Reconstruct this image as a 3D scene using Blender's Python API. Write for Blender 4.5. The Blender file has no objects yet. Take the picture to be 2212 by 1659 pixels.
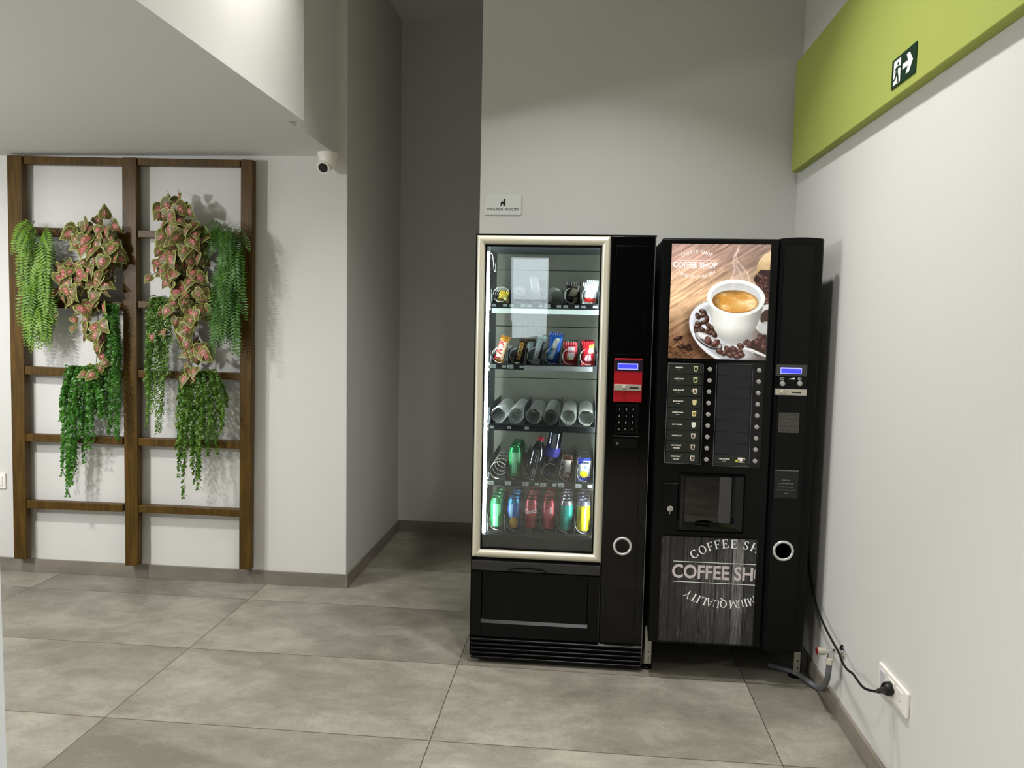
import bpy, math, random
import numpy as np
from mathutils import Vector, Matrix, noise as mnoise
random.seed(7); rng = np.random.default_rng(7)
COL = bpy.context.scene.collection
PI = math.pi

# ------------------------------------------------------------------ camera model (pixels 2212 x 1659)
F = 1660.0; CX, CY = 1106.0, 829.5; H = 1.46
def _ray(u, v): return np.array([(u-CX)/F, (v-CY)/F, 1.0])
_Y = _ray(1262, 698); _Y = _Y/np.linalg.norm(_Y)
_D = _ray(690, 21200); _D = _D-_Y*(_D@_Y); _Z = -_D/np.linalg.norm(_D)
_X = np.cross(_Y, _Z); R = np.array([_X, _Y, _Z])
def P(u, v, x=None, y=None, z=None):
    """the world point seen at pixel (u, v) on the plane x=.., y=.. or z=.."""
    d = R@_ray(u, v)
    t = x/d[0] if x is not None else (y/d[1] if y is not None else (z-H)/d[2])
    return Vector((d[0]*t, d[1]*t, H+d[2]*t))
def PX(u, v, y): p = P(u, v, y=y); return p.x, p.z
def RC(u0, v0, u1, v1, y):
    """pixel rectangle -> x0,x1,z0,z1 on the plane y"""
    a = P(u0, v0, y=y); b = P(u1, v1, y=y); return min(a.x, b.x), max(a.x, b.x), min(a.z, b.z), max(a.z, b.z)

# ------------------------------------------------------------------ materials
def lin(c):
    if isinstance(c, str):
        c = c.lstrip('#'); c = [int(c[i:i+2], 16)/255 for i in (0, 2, 4)]
    return tuple((x/12.92 if x <= .04045 else ((x+.055)/1.055)**2.4) for x in c)
MATS = {}
def mat(name, col='#808080', rough=.5, metal=0., spec=.5, emis=None, estr=1., noise=None, alpha=None, coat=0., bump=None, trans=0., ior=1.45):
    if name in MATS: return MATS[name]
    m = bpy.data.materials.new(name); m.use_nodes = True; nt = m.node_tree; b = nt.nodes['Principled BSDF']
    c = lin(col)
    b.inputs['Base Color'].default_value = (*c, 1); b.inputs['Roughness'].default_value = rough
    b.inputs['Metallic'].default_value = metal; b.inputs['Specular IOR Level'].default_value = spec
    b.inputs['Coat Weight'].default_value = coat; b.inputs['IOR'].default_value = ior
    if trans: b.inputs['Transmission Weight'].default_value = trans
    if emis: b.inputs['Emission Color'].default_value = (*lin(emis), 1); b.inputs['Emission Strength'].default_value = estr
    if alpha is not None: b.inputs['Alpha'].default_value = alpha
    tc = nt.nodes.new('ShaderNodeTexCoord')
    if noise:       # (scale, colour2, stretch xyz)
        sc, c2, st = noise
        mp = nt.nodes.new('ShaderNodeMapping'); mp.inputs['Scale'].default_value = st
        n = nt.nodes.new('ShaderNodeTexNoise'); n.inputs['Scale'].default_value = sc; n.inputs['Detail'].default_value = 5
        r = nt.nodes.new('ShaderNodeValToRGB'); r.color_ramp.elements[0].position = .35; r.color_ramp.elements[1].position = .68
        r.color_ramp.elements[0].color = (*c, 1); r.color_ramp.elements[1].color = (*lin(c2), 1)
        nt.links.new(tc.outputs['Object'], mp.inputs[0]); nt.links.new(mp.outputs[0], n.inputs['Vector'])
        nt.links.new(n.outputs['Fac'], r.inputs[0]); nt.links.new(r.outputs[0], b.inputs['Base Color'])
    if bump:        # (scale, strength)
        n = nt.nodes.new('ShaderNodeTexNoise'); n.inputs['Scale'].default_value = bump[0]; n.inputs['Detail'].default_value = 4
        bp = nt.nodes.new('ShaderNodeBump'); bp.inputs['Strength'].default_value = bump[1]; bp.inputs['Distance'].default_value = .002
        nt.links.new(tc.outputs['Object'], n.inputs['Vector']); nt.links.new(n.outputs['Fac'], bp.inputs['Height']); nt.links.new(bp.outputs[0], b.inputs['Normal'])
    MATS[name] = m; return m
def glass_mat(name, tint='#ffffff', fac=.08, rough=.0):
    m = bpy.data.materials.new(name); m.use_nodes = True; nt = m.node_tree; nt.nodes.clear()
    o = nt.nodes.new('ShaderNodeOutputMaterial'); mx = nt.nodes.new('ShaderNodeMixShader')
    t = nt.nodes.new('ShaderNodeBsdfTransparent'); t.inputs[0].default_value = (*lin(tint), 1)
    g = nt.nodes.new('ShaderNodeBsdfGlossy'); g.inputs['Roughness'].default_value = rough; g.inputs['Color'].default_value = (1, 1, 1, 1)
    fr = nt.nodes.new('ShaderNodeFresnel'); fr.inputs[0].default_value = 1.5
    ma = nt.nodes.new('ShaderNodeMath'); ma.operation = 'ADD'; ma.inputs[1].default_value = fac
    nt.links.new(fr.outputs[0], ma.inputs[0]); nt.links.new(ma.outputs[0], mx.inputs[0])
    nt.links.new(t.outputs[0], mx.inputs[1]); nt.links.new(g.outputs[0], mx.inputs[2]); nt.links.new(mx.outputs[0], o.inputs[0])
    return m
def vcol_mat(name, rough=.3, emit=0., spec=.5):
    m = bpy.data.materials.new(name); m.use_nodes = True; nt = m.node_tree; b = nt.nodes['Principled BSDF']
    a = nt.nodes.new('ShaderNodeVertexColor'); a.layer_name = 'print'
    nt.links.new(a.outputs[0], b.inputs['Base Color']); b.inputs['Roughness'].default_value = rough
    b.inputs['Specular IOR Level'].default_value = spec
    if emit:
        nt.links.new(a.outputs[0], b.inputs['Emission Color']); b.inputs['Emission Strength'].default_value = emit
    return m

# ------------------------------------------------------------------ mesh building
ORG = {}
class MB:
    def __init__(s): s.v = []; s.f = []; s.m = []
    def add(s, vs, fs, mi=0):
        o = len(s.v); s.v += [tuple(v) for v in vs]; s.f += [tuple(i+o for i in f) for f in fs]; s.m += [mi]*len(fs); return s
    def box(s, x0, x1, y0, y1, z0, z1, mi=0):
        vs = [(x, y, z) for z in (z0, z1) for y in (y0, y1) for x in (x0, x1)]
        return s.add(vs, [(0, 2, 3, 1), (4, 5, 7, 6), (0, 1, 5, 4), (2, 6, 7, 3), (0, 4, 6, 2), (1, 3, 7, 5)], mi)
    def quad(s, a, b, c, d, mi=0): return s.add([a, b, c, d], [(0, 1, 2, 3)], mi)
    def prism(s, poly, f, d0, d1, mi=0):
        """poly list of 2D, f(a,b,d)->3D"""
        n = len(poly); vs = [f(a, b, d0) for a, b in poly]+[f(a, b, d1) for a, b in poly]
        return s.add(vs, [tuple(range(n-1, -1, -1)), tuple(range(n, 2*n))]+[(i, (i+1) % n, n+(i+1) % n, n+i) for i in range(n)], mi)
    def tube(s, pts, r, n=8, mi=0, caps=True):
        pts = [Vector(p) for p in pts]; rs = r if isinstance(r, (list, tuple)) else [r]*len(pts)
        up = Vector((0, 0, 1)); rings = []; prev = None
        for i, p in enumerate(pts):
            t = (pts[min(i+1, len(pts)-1)]-pts[max(i-1, 0)])
            t = t.normalized() if t.length > 1e-9 else Vector((0, 0, 1))
            if prev is None:
                a = up if abs(t.dot(up)) < .9 else Vector((1, 0, 0)); nrm = t.cross(a).normalized()
            else:
                nrm = (prev-t*prev.dot(t)); nrm = nrm.normalized() if nrm.length > 1e-6 else t.cross(Vector((1, 0, 0))).normalized()
            prev = nrm; b = t.cross(nrm)
            rings.append([p+(nrm*math.cos(2*PI*k/n)+b*math.sin(2*PI*k/n))*rs[i] for k in range(n)])
        vs = [v for rg in rings for v in rg]; fs = []
        for i in range(len(pts)-1):
            for k in range(n): fs.append((i*n+k, i*n+(k+1) % n, (i+1)*n+(k+1) % n, (i+1)*n+k))
        if caps: fs += [tuple(range(n-1, -1, -1)), tuple((len(pts)-1)*n+k for k in range(n))]
        return s.add(vs, fs, mi)
    def lathe(s, prof, c=(0, 0, 0), axis='z', n=24, mi=0, mis=None):
        """prof list of (r, h)"""
        vs = []; c = Vector(c)
        for r, h in prof:
            for k in range(n):
                a = 2*PI*k/n; ca, sa = r*math.cos(a), r*math.sin(a)
                vs.append(c+Vector({'z': (ca, sa, h), 'y': (ca, h, sa), 'x': (h, ca, sa)}[axis]))
        o = len(s.v); s.v += [tuple(v) for v in vs]
        for i in range(len(prof)-1):
            for k in range(n):
                f = (i*n+k, i*n+(k+1) % n, (i+1)*n+(k+1) % n, (i+1)*n+k)
                if axis == 'y': f = f[::-1]
                s.f.append(tuple(j+o for j in f)); s.m.append(mis[i] if mis else mi)
        for i in (0, len(prof)-1):
            if prof[i][0] > 1e-6: s.f.append(tuple(o+i*n+k for k in range(n))); s.m.append(mis[min(i, len(prof)-2)] if mis else mi)
        return s
    def build(s, name, mats, parent=None, origin=None, smooth=False, bevel=0, local=False, bseg=2):
        me = bpy.data.meshes.new(name)
        vs = np.array(s.v, dtype=float)
        if parent is not None and not local: org = np.array(ORG.get(parent.name, (0, 0, 0)))
        elif parent is None and not local:
            org = np.array(origin) if origin is not None else np.array([(vs[:, 0].min()+vs[:, 0].max())/2, (vs[:, 1].min()+vs[:, 1].max())/2, vs[:, 2].min()])
        else: org = np.zeros(3)
        vs = vs-org
        me.from_pydata(vs.tolist(), [], s.f); me.validate()
        if not isinstance(mats, (list, tuple)): mats = [mats]
        for m in mats: me.materials.append(m)
        if len(mats) > 1 and len(me.polygons) == len(s.m): me.polygons.foreach_set('material_index', s.m)
        if smooth: me.polygons.foreach_set('use_smooth', [True]*len(me.polygons))
        o = bpy.data.objects.new(name, me); COL.objects.link(o)
        if parent is not None: o.parent = parent
        elif not local: o.location = org.tolist()
        ORG[o.name] = tuple(org)
        if smooth and not bevel:
            md = o.modifiers.new('edges', 'EDGE_SPLIT'); md.split_angle = math.radians(38)
        if bevel:
            md = o.modifiers.new('bevel', 'BEVEL'); md.width = bevel; md.segments = bseg; md.limit_method = 'ANGLE'; md.angle_limit = math.radians(40)
        return o
def tag(o, label=None, cat=None, group=None, kind=None):
    if label: o['label'] = label
    if cat: o['category'] = cat
    if group: o['group'] = group
    if kind: o['kind'] = kind
    return o
def thing(name, label, cat, loc=(0, 0, 0), group=None):
    o = bpy.data.objects.new(name, None); COL.objects.link(o); o.location = loc; ORG[o.name] = tuple(loc)
    o.empty_display_size = .05
    return tag(o, label, cat, group)
def struct(o, label=None): o['kind'] = 'structure'; (label and o.__setitem__('label', label)); return o
def copy_tree(o, parent=None):
    c = o.copy(); COL.objects.link(c); c.parent = parent
    for ch in [k for k in bpy.data.objects if k.parent == o and k != c]: copy_tree(ch, c)
    return c
def box(name, m, x0, x1, y0, y1, z0, z1, parent=None, bevel=0, **k):
    return MB().box(x0, x1, y0, y1, z0, z1).build(name, m, parent, bevel=bevel, **k)

# ------------------------------------------------------------------ lettering
_TC = {}
def textmesh(s, bold=0.):
    k = (s, bold)
    if k in _TC: return _TC[k]
    cu = bpy.data.curves.new('t', 'FONT'); cu.body = s; cu.size = 1; cu.offset = bold; cu.resolution_u = 3; cu.align_x = 'CENTER'
    o = bpy.data.objects.new('t', cu); COL.objects.link(o)
    dg = bpy.context.evaluated_depsgraph_get(); dg.update(); e = o.evaluated_get(dg); me = e.to_mesh()
    vs = [(v.co.x, v.co.y) for v in me.vertices]; fs = [tuple(p.vertices) for p in me.polygons]
    e.to_mesh_clear(); bpy.data.objects.remove(o); bpy.data.curves.remove(cu)
    if vs:
        w = max(v[0] for v in vs)-min(v[0] for v in vs); x0 = min(v[0] for v in vs); vs = [(a-x0-w/2, b) for a, b in vs]
    else: w = .3
    _TC[k] = (vs, fs, w); return _TC[k]
CAP = .73   # cap height of the built-in face
def put_text(mb, s, O, U, V, height, width=None, bold=.01, mi=0, maxw=None):
    """O = centre of the baseline, U/V unit vectors, height = cap height"""
    vs, fs, w = textmesh(s, bold); k = height/CAP; kx = k
    if width: kx = width/w
    if maxw and kx*w > maxw: kx = maxw/w
    O = Vector(O); U = Vector(U); V = Vector(V)
    mb.add([O+U*(a*kx)+V*(b*k) for a, b in vs], fs, mi)
XF, ZF = (1, 0, 0), (0, 0, 1)
def ring2(cx, cy, rx, ry, a0, a1, tv, th, n=18):
    """stroke along an ellipse arc, thick tv at the sides, thin th at top and bottom"""
    out = []; pts = []
    for i in range(n+1):
        a = math.radians(a0+(a1-a0)*i/n); c, s = math.cos(a), math.sin(a)
        pts.append(((cx+rx*c, cy+ry*s), (cx+(rx-tv)*c, cy+(ry-th)*s)))
    return [[pts[i][0], pts[i+1][0], pts[i+1][1], pts[i][1]] for i in range(n)]
def _r(x0, y0, x1, y1): return [(x0, y0), (x1, y0), (x1, y1), (x0, y1)]
def _stem(x, w=.17): return [_r(x-w/2, 0, x+w/2, 1), _r(x-w/2-.08, 0, x+w/2+.08, .04), _r(x-w/2-.08, .96, x+w/2+.08, 1)]
GL = {
 'C': (.86, ring2(.45, .5, .42, .51, 38, 322, .16, .06)+[_r(.74, .68, .79, .98), _r(.74, .02, .79, .25)]),
 'O': (.95, ring2(.47, .5, .45, .51, 0, 360, .17, .055, 28)),
 'Q': (.95, ring2(.47, .5, .45, .51, 0, 360, .17, .055, 28)+[[(.4, .02), (.55, .08), (.95, -.22), (.72, -.2)]]),
 'F': (.72, _stem(.15)+[_r(.1, .955, .66, 1), _r(.61, .76, .66, 1), _r(.15, .49, .5, .535), _r(.46, .4, .5, .62)]),
 'E': (.78, _stem(.15)+[_r(.1, .955, .68, 1), _r(.63, .76, .68, 1), _r(.15, .49, .52, .535), _r(.48, .4, .52, .62), _r(.1, 0, .72, .045), _r(.67, 0, .72, .26)]),
 'S': (.62, ring2(.3, .74, .24, .27, 30, 270, .13, .06)+ring2(.3, .25, .27, .26, -150, 90, .14, .06)+[_r(.5, .75, .54, .98), _r(.02, .02, .06, .27)]),
 'H': (.98, _stem(.16)+_stem(.82)+[_r(.16, .48, .82, .525)]),
 'P': (.72, _stem(.15)+ring2(.3, .725, .38, .275, -90, 90, .16, .055)+[_r(.15, .955, .32, 1), _r(.15, .45, .32, .495)]),
 'R': (.84, _stem(.15)+ring2(.3, .74, .36, .26, -90, 90, .16, .055)+[_r(.15, .955, .32, 1), _r(.15, .48, .32, .525), [(.3, .5), (.44, .5), (.82, 0), (.66, 0)]]),
 'M': (1.12, [_r(.12, 0, .16, 1), _r(.04, 0, .26, .04), _r(.04, .96, .22, 1), [(.1, 1), (.24, 1), (.6, .06), (.54, .0)], [(.5, .06), (.54, 0), (.94, 1), (.88, 1)], _r(.86, 0, .99, 1), _r(.78, 0, 1.07, .04), _r(.9, .96, 1.06, 1)]),
 'I': (.36, _stem(.16)),
 'U': (.94, [_r(.12, .3, .25, 1), _r(.03, .96, .34, 1), _r(.72, .3, .765, 1), _r(.62, .96, .87, 1)]+ring2(.44, .32, .325, .34, 180, 360, .1, .055)),
 'A': (.9, [[(.1, 0), (.15, 0), (.46, 1), (.41, 1)], [(.38, 1), (.47, 1), (.84, 0), (.68, 0)], _r(.2, .32, .68, .365), _r(.0, 0, .26, .04), _r(.58, 0, .92, .04)]),
 'L': (.74, _stem(.15)+[_r(.15, 0, .68, .045), _r(.63, 0, .68, .28)]),
 'T': (.78, _stem(.37)+[_r(.02, .955, .72, 1), _r(.02, .76, .06, 1), _r(.68, .76, .72, 1)]),
 'Y': (.86, [_r(.36, 0, .49, .45), _r(.27, 0, .58, .04), [(.04, 1), (.2, 1), (.49, .42), (.38, .42)], [(.78, 1), (.73, 1), (.42, .44), (.49, .42)], _r(0, .96, .3, 1), _r(.6, .96, .86, 1)]),
 ' ': (.4, []),
}
def glyph(mb, ch, f, u, v, size, ang, mi=0, clip=None):
    """one serif letter centred on pixel-like (u, v), f maps (u, v) to 3D, ang degrees clockwise on the page"""
    w, polys = GL[ch]; a = math.radians(ang); ca, sa = math.cos(a), math.sin(a)
    for pl in polys:
        q = []
        for x, y in pl:
            dx, dy = (x-w/2)*size, -(y-.5)*size
            q.append((u+dx*ca-dy*sa, v+dx*sa+dy*ca))
        if clip is not None: q = [(min(x, clip(y)), y) for x, y in q]
        mb.add([f(*t) for t in q], [tuple(range(len(q)))], mi)
def arc_text(mb, s, f, cu, cv, rad, size, mid, flip=False, gap=.12, mi=0, clip=None):
    tot = sum(GL[c][0]+gap for c in s)*size; a = -tot/2/rad
    for c in s:
        w = (GL[c][0]+gap)*size/rad; t = a+w/2; a += w
        if not flip: th = mid+math.degrees(t); x, y = cu+rad*math.sin(math.radians(th)), cv-rad*math.cos(math.radians(th)); glyph(mb, c, f, x, y, size, th, mi, clip)
        else: th = mid+math.degrees(t); x, y = cu-rad*math.sin(math.radians(th)), cv+rad*math.cos(math.radians(th)); glyph(mb, c, f, x, y, size, 180+th, mi, clip)

# ------------------------------------------------------------------ common materials
WALL = mat('wall_paint', '#d9d7d2', .75, spec=.25, bump=(260, .05))
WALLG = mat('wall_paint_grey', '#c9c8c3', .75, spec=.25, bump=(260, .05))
CEIL = mat('ceiling_paint', '#d6d5d1', .8, spec=.2)
GREEN = mat('green_paint', '#a5af58', .7, spec=.25)
BASE = mat('skirting_tile', '#756e64', .45, noise=(3.0, '#8a8276', (1, 1, 3)))
BLACKG = mat('gloss_black', '#050505', .12, spec=.4)
BLACKS = mat('satin_black', '#080808', .3, spec=.22)
BLACKM = mat('matt_black', '#090909', .5, spec=.18)
CHARC = mat('charcoal_plastic', '#2e2d2d', .5)
CHAMP = mat('champagne_frame', '#dcd6c1', .3, metal=.25)
CHROME = mat('chrome', '#d8d8d6', .18, metal=1)
SATIN = mat('satin_silver', '#c9c4b4', .35, metal=.6)
STEEL = mat('zinc_steel', '#b4b2a6', .4, metal=.7)
WHITE = mat('white_plastic', '#f1ece2', .4)
WHITEP = mat('white_print', '#f4f2ee', .6)

def floor_mat():
    m = bpy.data.materials.new('floor_tiles'); m.use_nodes = True; nt = m.node_tree; L = nt.links; b = nt.nodes['Principled BSDF']
    geo = nt.nodes.new('ShaderNodeNewGeometry'); sep = nt.nodes.new('ShaderNodeSeparateXYZ'); L.new(geo.outputs['Position'], sep.inputs[0])
    def M(op, a, b_=None, c_=None):
        n = nt.nodes.new('ShaderNodeMath'); n.operation = op
        for i, q in enumerate((a, b_, c_)):
            if q is None: continue
            if isinstance(q, (int, float)): n.inputs[i].default_value = q
            else: L.new(q, n.inputs[i])
        return n.outputs[0]
    tx = M('DIVIDE', M('ADD', sep.outputs[0], 1.656+12), 1.1965); ty = M('DIVIDE', M('ADD', sep.outputs[1], -2.563+12), .5985)
    fx = M('FRACT', tx); fy = M('FRACT', ty)
    dx = M('MULTIPLY', M('SUBTRACT', .5, M('ABSOLUTE', M('SUBTRACT', fx, .5))), 1.1965)
    dy = M('MULTIPLY', M('SUBTRACT', .5, M('ABSOLUTE', M('SUBTRACT', fy, .5))), .5985)
    g = M('LESS_THAN', M('MINIMUM', dx, dy), .0020)
    cmb = nt.nodes.new('ShaderNodeCombineXYZ'); L.new(M('FLOOR', tx), cmb.inputs[0]); L.new(M('FLOOR', ty), cmb.inputs[1])
    wn = nt.nodes.new('ShaderNodeTexWhiteNoise'); L.new(cmb.outputs[0], wn.inputs[0])
    # per tile offset of the cloudy print
    vm = nt.nodes.new('ShaderNodeVectorMath'); vm.operation = 'MULTIPLY_ADD'; L.new(wn.outputs['Color'], vm.inputs[0]); vm.inputs[1].default_value = (30, 30, 30); L.new(geo.outputs['Position'], vm.inputs[2])
    def noise(sc, det, rough, st=(1, 1, 1), dist=0):
        mp = nt.nodes.new('ShaderNodeMapping'); mp.inputs['Scale'].default_value = st; L.new(vm.outputs[0], mp.inputs[0])
        n = nt.nodes.new('ShaderNodeTexNoise'); n.inputs['Scale'].default_value = sc; n.inputs['Detail'].default_value = det; n.inputs['Roughness'].default_value = rough; n.inputs['Distortion'].default_value = dist
        L.new(mp.outputs[0], n.inputs['Vector']); return n.outputs['Fac']
    n1 = noise(1.7, 8, .6, (.85, 1.25, 1), .5); n2 = noise(9, 8, .72, (.8, 1.25, 1), .5); n3 = noise(90, 3, .6)
    s = M('ADD', M('ADD', M('MULTIPLY', n1, .58), M('MULTIPLY', n2, .30)), M('MULTIPLY', n3, .12))
    s = M('ADD', s, M('MULTIPLY', M('SUBTRACT', wn.outputs['Value'], .5), .06))
    r = nt.nodes.new('ShaderNodeValToRGB'); e = r.color_ramp.elements
    e[0].position = .38; e[0].color = (*lin('#6d685c'), 1); e[1].position = .63; e[1].color = (*lin('#a09c8d'), 1)
    x = r.color_ramp.elements.new(.5); x.color = (*lin('#847f72'), 1)
    L.new(s, r.inputs[0])
    mx = nt.nodes.new('ShaderNodeMix'); mx.data_type = 'RGBA'; L.new(g, mx.inputs[0]); L.new(r.outputs[0], mx.inputs[6]); mx.inputs[7].default_value = (*lin('#4f493f'), 1)
    L.new(mx.outputs[2], b.inputs['Base Color'])
    rr = M('ADD', .36, M('MULTIPLY', n2, .22)); L.new(rr, b.inputs['Roughness']); b.inputs['Specular IOR Level'].default_value = .4
    bp = nt.nodes.new('ShaderNodeBump'); bp.inputs['Strength'].default_value = .12; bp.inputs['Distance'].default_value = .002
    L.new(M('SUBTRACT', M('MULTIPLY', n3, .3), g), bp.inputs['Height']); L.new(bp.outputs[0], b.inputs['Normal'])
    return m

# ------------------------------------------------------------------ the room
YL, XR, YB, YC = 3.975, .99, 3.83, 5.14      # trellis wall, right wall, wall behind the machines, end of the corridor
XC, XW = -1.25, -.53                         # corridor left side, left edge of the back wall
ZC, Z1 = 3.42, 2.30                          # hall ceiling, dropped ceiling
def S(name, m, *a, label=None): return struct(box(name, m, *a), label)
S('floor', floor_mat(), -6, 5, -4.2, YC+.2, -.08, 0)
S('ceiling', CEIL, -6, 5, -4.2, YC+.2, ZC, ZC+.1)
S('wall_left', WALL, -6, XC, YL, YC, 0, ZC)
PAINTG = mat('corridor_paint_shaded', '#c8c7c2', .75, spec=.2, bump=(260, .05))  # greyer than the alcove wall, partly corridor shade put into the paint colour
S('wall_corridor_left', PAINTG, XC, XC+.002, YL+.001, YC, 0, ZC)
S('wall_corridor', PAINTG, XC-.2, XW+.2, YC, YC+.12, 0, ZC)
S('wall_back', WALLG, XW, XR, YB, YC, 0, ZC)
S('wall_right', WALL, XR, XR+.12, .7, YC, 0, ZC)
S('wall_far_left', mat('front_paint', '#4a443b', .8), -6.12, -6, -4.2, YC, 0, ZC)
S('wall_far_right', mat('front_paint', '#4a443b', .8), 5, 5.12, -4.2, .8, 0, ZC)
S('wall_side', WALL, XR+.12, 5, .7, .82, 0, ZC)
# front wall behind the viewer, with an opening for window_1
wf = MB()
WX0, WX1, WZ0, WZ1 = -1.02, -.47, 1.2, 2.35
for a in ((-6, WX0, 0, ZC), (WX1, 5, 0, ZC), (WX0, WX1, 0, WZ0), (WX0, WX1, WZ1, ZC)): wf.box(a[0], a[1], -4.2, -4.08, a[2], a[3])
struct(wf.build('wall_front', mat('front_paint', '#4a443b', .8)))
# dropped ceiling over the trellis alcove, a near fascia that stands a little proud of the far one
lo = MB(); lo.box(-6, -1.222, -4.0, 3.28, Z1, ZC); lo.box(-6, -1.294, 3.28, YL, Z1, ZC)
struct(lo.build('ceiling_left', CEIL), 'dropped ceiling over the trellis alcove')
# white edge of a wall close to the viewer at the far left of the photo
xn = P(15, 1659, y=1.6).x
S('wall_near', mat('near_paint', '#e3e6ea', .6), -1.9, xn, 1.45, 1.6, 0, 1.02)
# green fascia on the right wall
gf = MB(); gf.box(.952, XR, .7, 3.80, 2.187, 2.69)
struct(gf.build('trim_1', GREEN, bevel=.003), 'green painted fascia board high on the right wall')
# skirtings
bh = .075
def skirt(name, *a): struct(box(name, BASE, *a, bevel=.0015))
skirt('baseboard_left', -6, XC, YL-.012, YL, 0, bh); skirt('baseboard_corridor', XC, XC+.012, YL-.012, YC, 0, bh)
skirt('baseboard_back', XC+.012, XW, YC-.012, YC, 0, bh); skirt('baseboard_right', XR-.012, XR, .7, YB, 0, bh)
skirt('baseboard_front', XW, XR-.012, YB-.012, YB, 0, bh)
# window behind the viewer: daylight and greenery, only seen mirrored in the vending machine glass
wfm = MB(); t = .04
for a in ((WX0, WX0+t, WZ0, WZ1), (WX1-t, WX1, WZ0, WZ1), (WX0, WX1, WZ0, WZ0+t), (WX0, WX1, WZ1-t, WZ1), (WX0, WX1, 1.74, 1.765)): wfm.box(a[0], a[1], -4.17, -4.10, a[2], a[3])
win = struct(wfm.build('window_1', mat('window_frame', '#7a4c22', .5)), 'window behind the viewer')
MB().box(WX0, WX1, -4.16, -4.15, 1.75, WZ1).build('pane', mat('daylit_pane', '#ffffff', .3, emis='#dfe6e8', estr=2.2), win)
gm = bpy.data.materials.new('garden_view'); gm.use_nodes = True; _n = gm.node_tree; _b = _n.nodes['Principled BSDF']; _t = _n.nodes.new('ShaderNodeTexNoise'); _t.inputs['Scale'].default_value = 16; _t.inputs['Detail'].default_value = 8
_r = _n.nodes.new('ShaderNodeValToRGB'); _r.color_ramp.elements[0].position = .42; _r.color_ramp.elements[0].color = (*lin('#2f5240'), 1); _r.color_ramp.elements[1].position = .62; _r.color_ramp.elements[1].color = (*lin('#cfdccb'), 1)
_n.links.new(_t.outputs['Fac'], _r.inputs[0]); _n.links.new(_r.outputs[0], _b.inputs['Emission Color']); _b.inputs['Emission Strength'].default_value = 1.6
MB().box(WX0, WX1, -4.16, -4.15, WZ0, 1.75).build('pane', gm, win)

# ------------------------------------------------------------------ trellis
def wood():
    m = mat('stained_wood', '#43300b', .42, spec=.3, noise=(9, '#5c4210', (6, 6, .6)), bump=(60, .15)); return m
WOOD = wood()
YT = YL-.045; YTF = YT-.02
tr = thing('trellis', 'brown stained wooden trellis hung on the white wall with artificial plants', 'trellis', (-2.43, YL-.06, .08))
st = [((14, 335), (46, 336), (57, 1209), (30, 1207)), ((263, 340), (294, 340), (298, 1222), (270, 1222)), ((520, 344), (546, 345), (541, 1232), (516, 1230))]
def quadprism(pts, y0, y1, name, parent, m=WOOD, bevel=.003):
    q = [P(u, v, y=y0) for u, v in pts]
    mb = MB(); vs = [(p.x, y0, p.z) for p in q]+[(p.x, y1, p.z) for p in q]
    mb.add(vs, [(0, 1, 2, 3)[::-1], (4, 5, 6, 7), (0, 1, 5, 4), (1, 2, 6, 5), (2, 3, 7, 6), (3, 0, 4, 7)])
    return mb.build(name, m, parent, bevel=bevel)
for s4 in st: quadprism(s4, YTF-.006, YL-.028, 'stile', tr)
rails_l = [(336, 354, 341, 357), (490, 509, 496, 515), (645, 663, 652, 670), (791, 809, 801, 817), (937, 953, 945, 961), (1081, 1098, 1090, 1106)]
rails_r = [(341, 357, 345, 360), (497, 513, 501, 517), (650, 665, 655, 671), (800, 816, 806, 821), (946, 963, 953, 970), (1091, 1107, 1101, 1117)]
for a, b, c, d in rails_l: quadprism([(50, a), (265, c), (265, d), (50, b)], YTF, YL-.025, 'rail', tr)
for a, b, c, d in rails_r: quadprism([(297, a), (519, c), (519, d), (297, b)], YTF, YL-.025, 'rail', tr)

# ------------------------------------------------------------------ plants
FERN = mat('fern_leaf', '#527a16', .5, noise=(8, '#74962a', (1, 1, 1)))
FERND = mat('fern_leaf_dark', '#315e10', .5, noise=(8, '#4c7c1e', (1, 1, 1)))
STEM = mat('plant_stem', '#4a3a1c', .6)
GSTEM = mat('green_stem', '#3f6a25', .6)
VINE = mat('small_leaf', '#2c6412', .42, noise=(14, '#487f22', (1, 1, 1)))
VINE2 = mat('small_leaf_pale', '#3f6518', .42, noise=(14, '#668c2c', (1, 1, 1)))
CO_P = mat('leaf_pink', '#ad6459', .45, noise=(60, '#8f4a40', (1, 1, 1)))
CO_V = mat('leaf_vein', '#dfa79a', .5); CO_D = mat('leaf_olive', '#584f28', .45, noise=(40, '#767238', (1, 1, 1)))
CO_R = mat('leaf_rim', '#a3ab5c', .45)
WX = lambda u, v, y: P(u, v, y=y)
def hang(name, label, cat, u, v, y):
    p = P(u, v, y=y); return thing(name, label, cat, tuple(p), 'artificial plants hung on the trellis')
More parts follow.
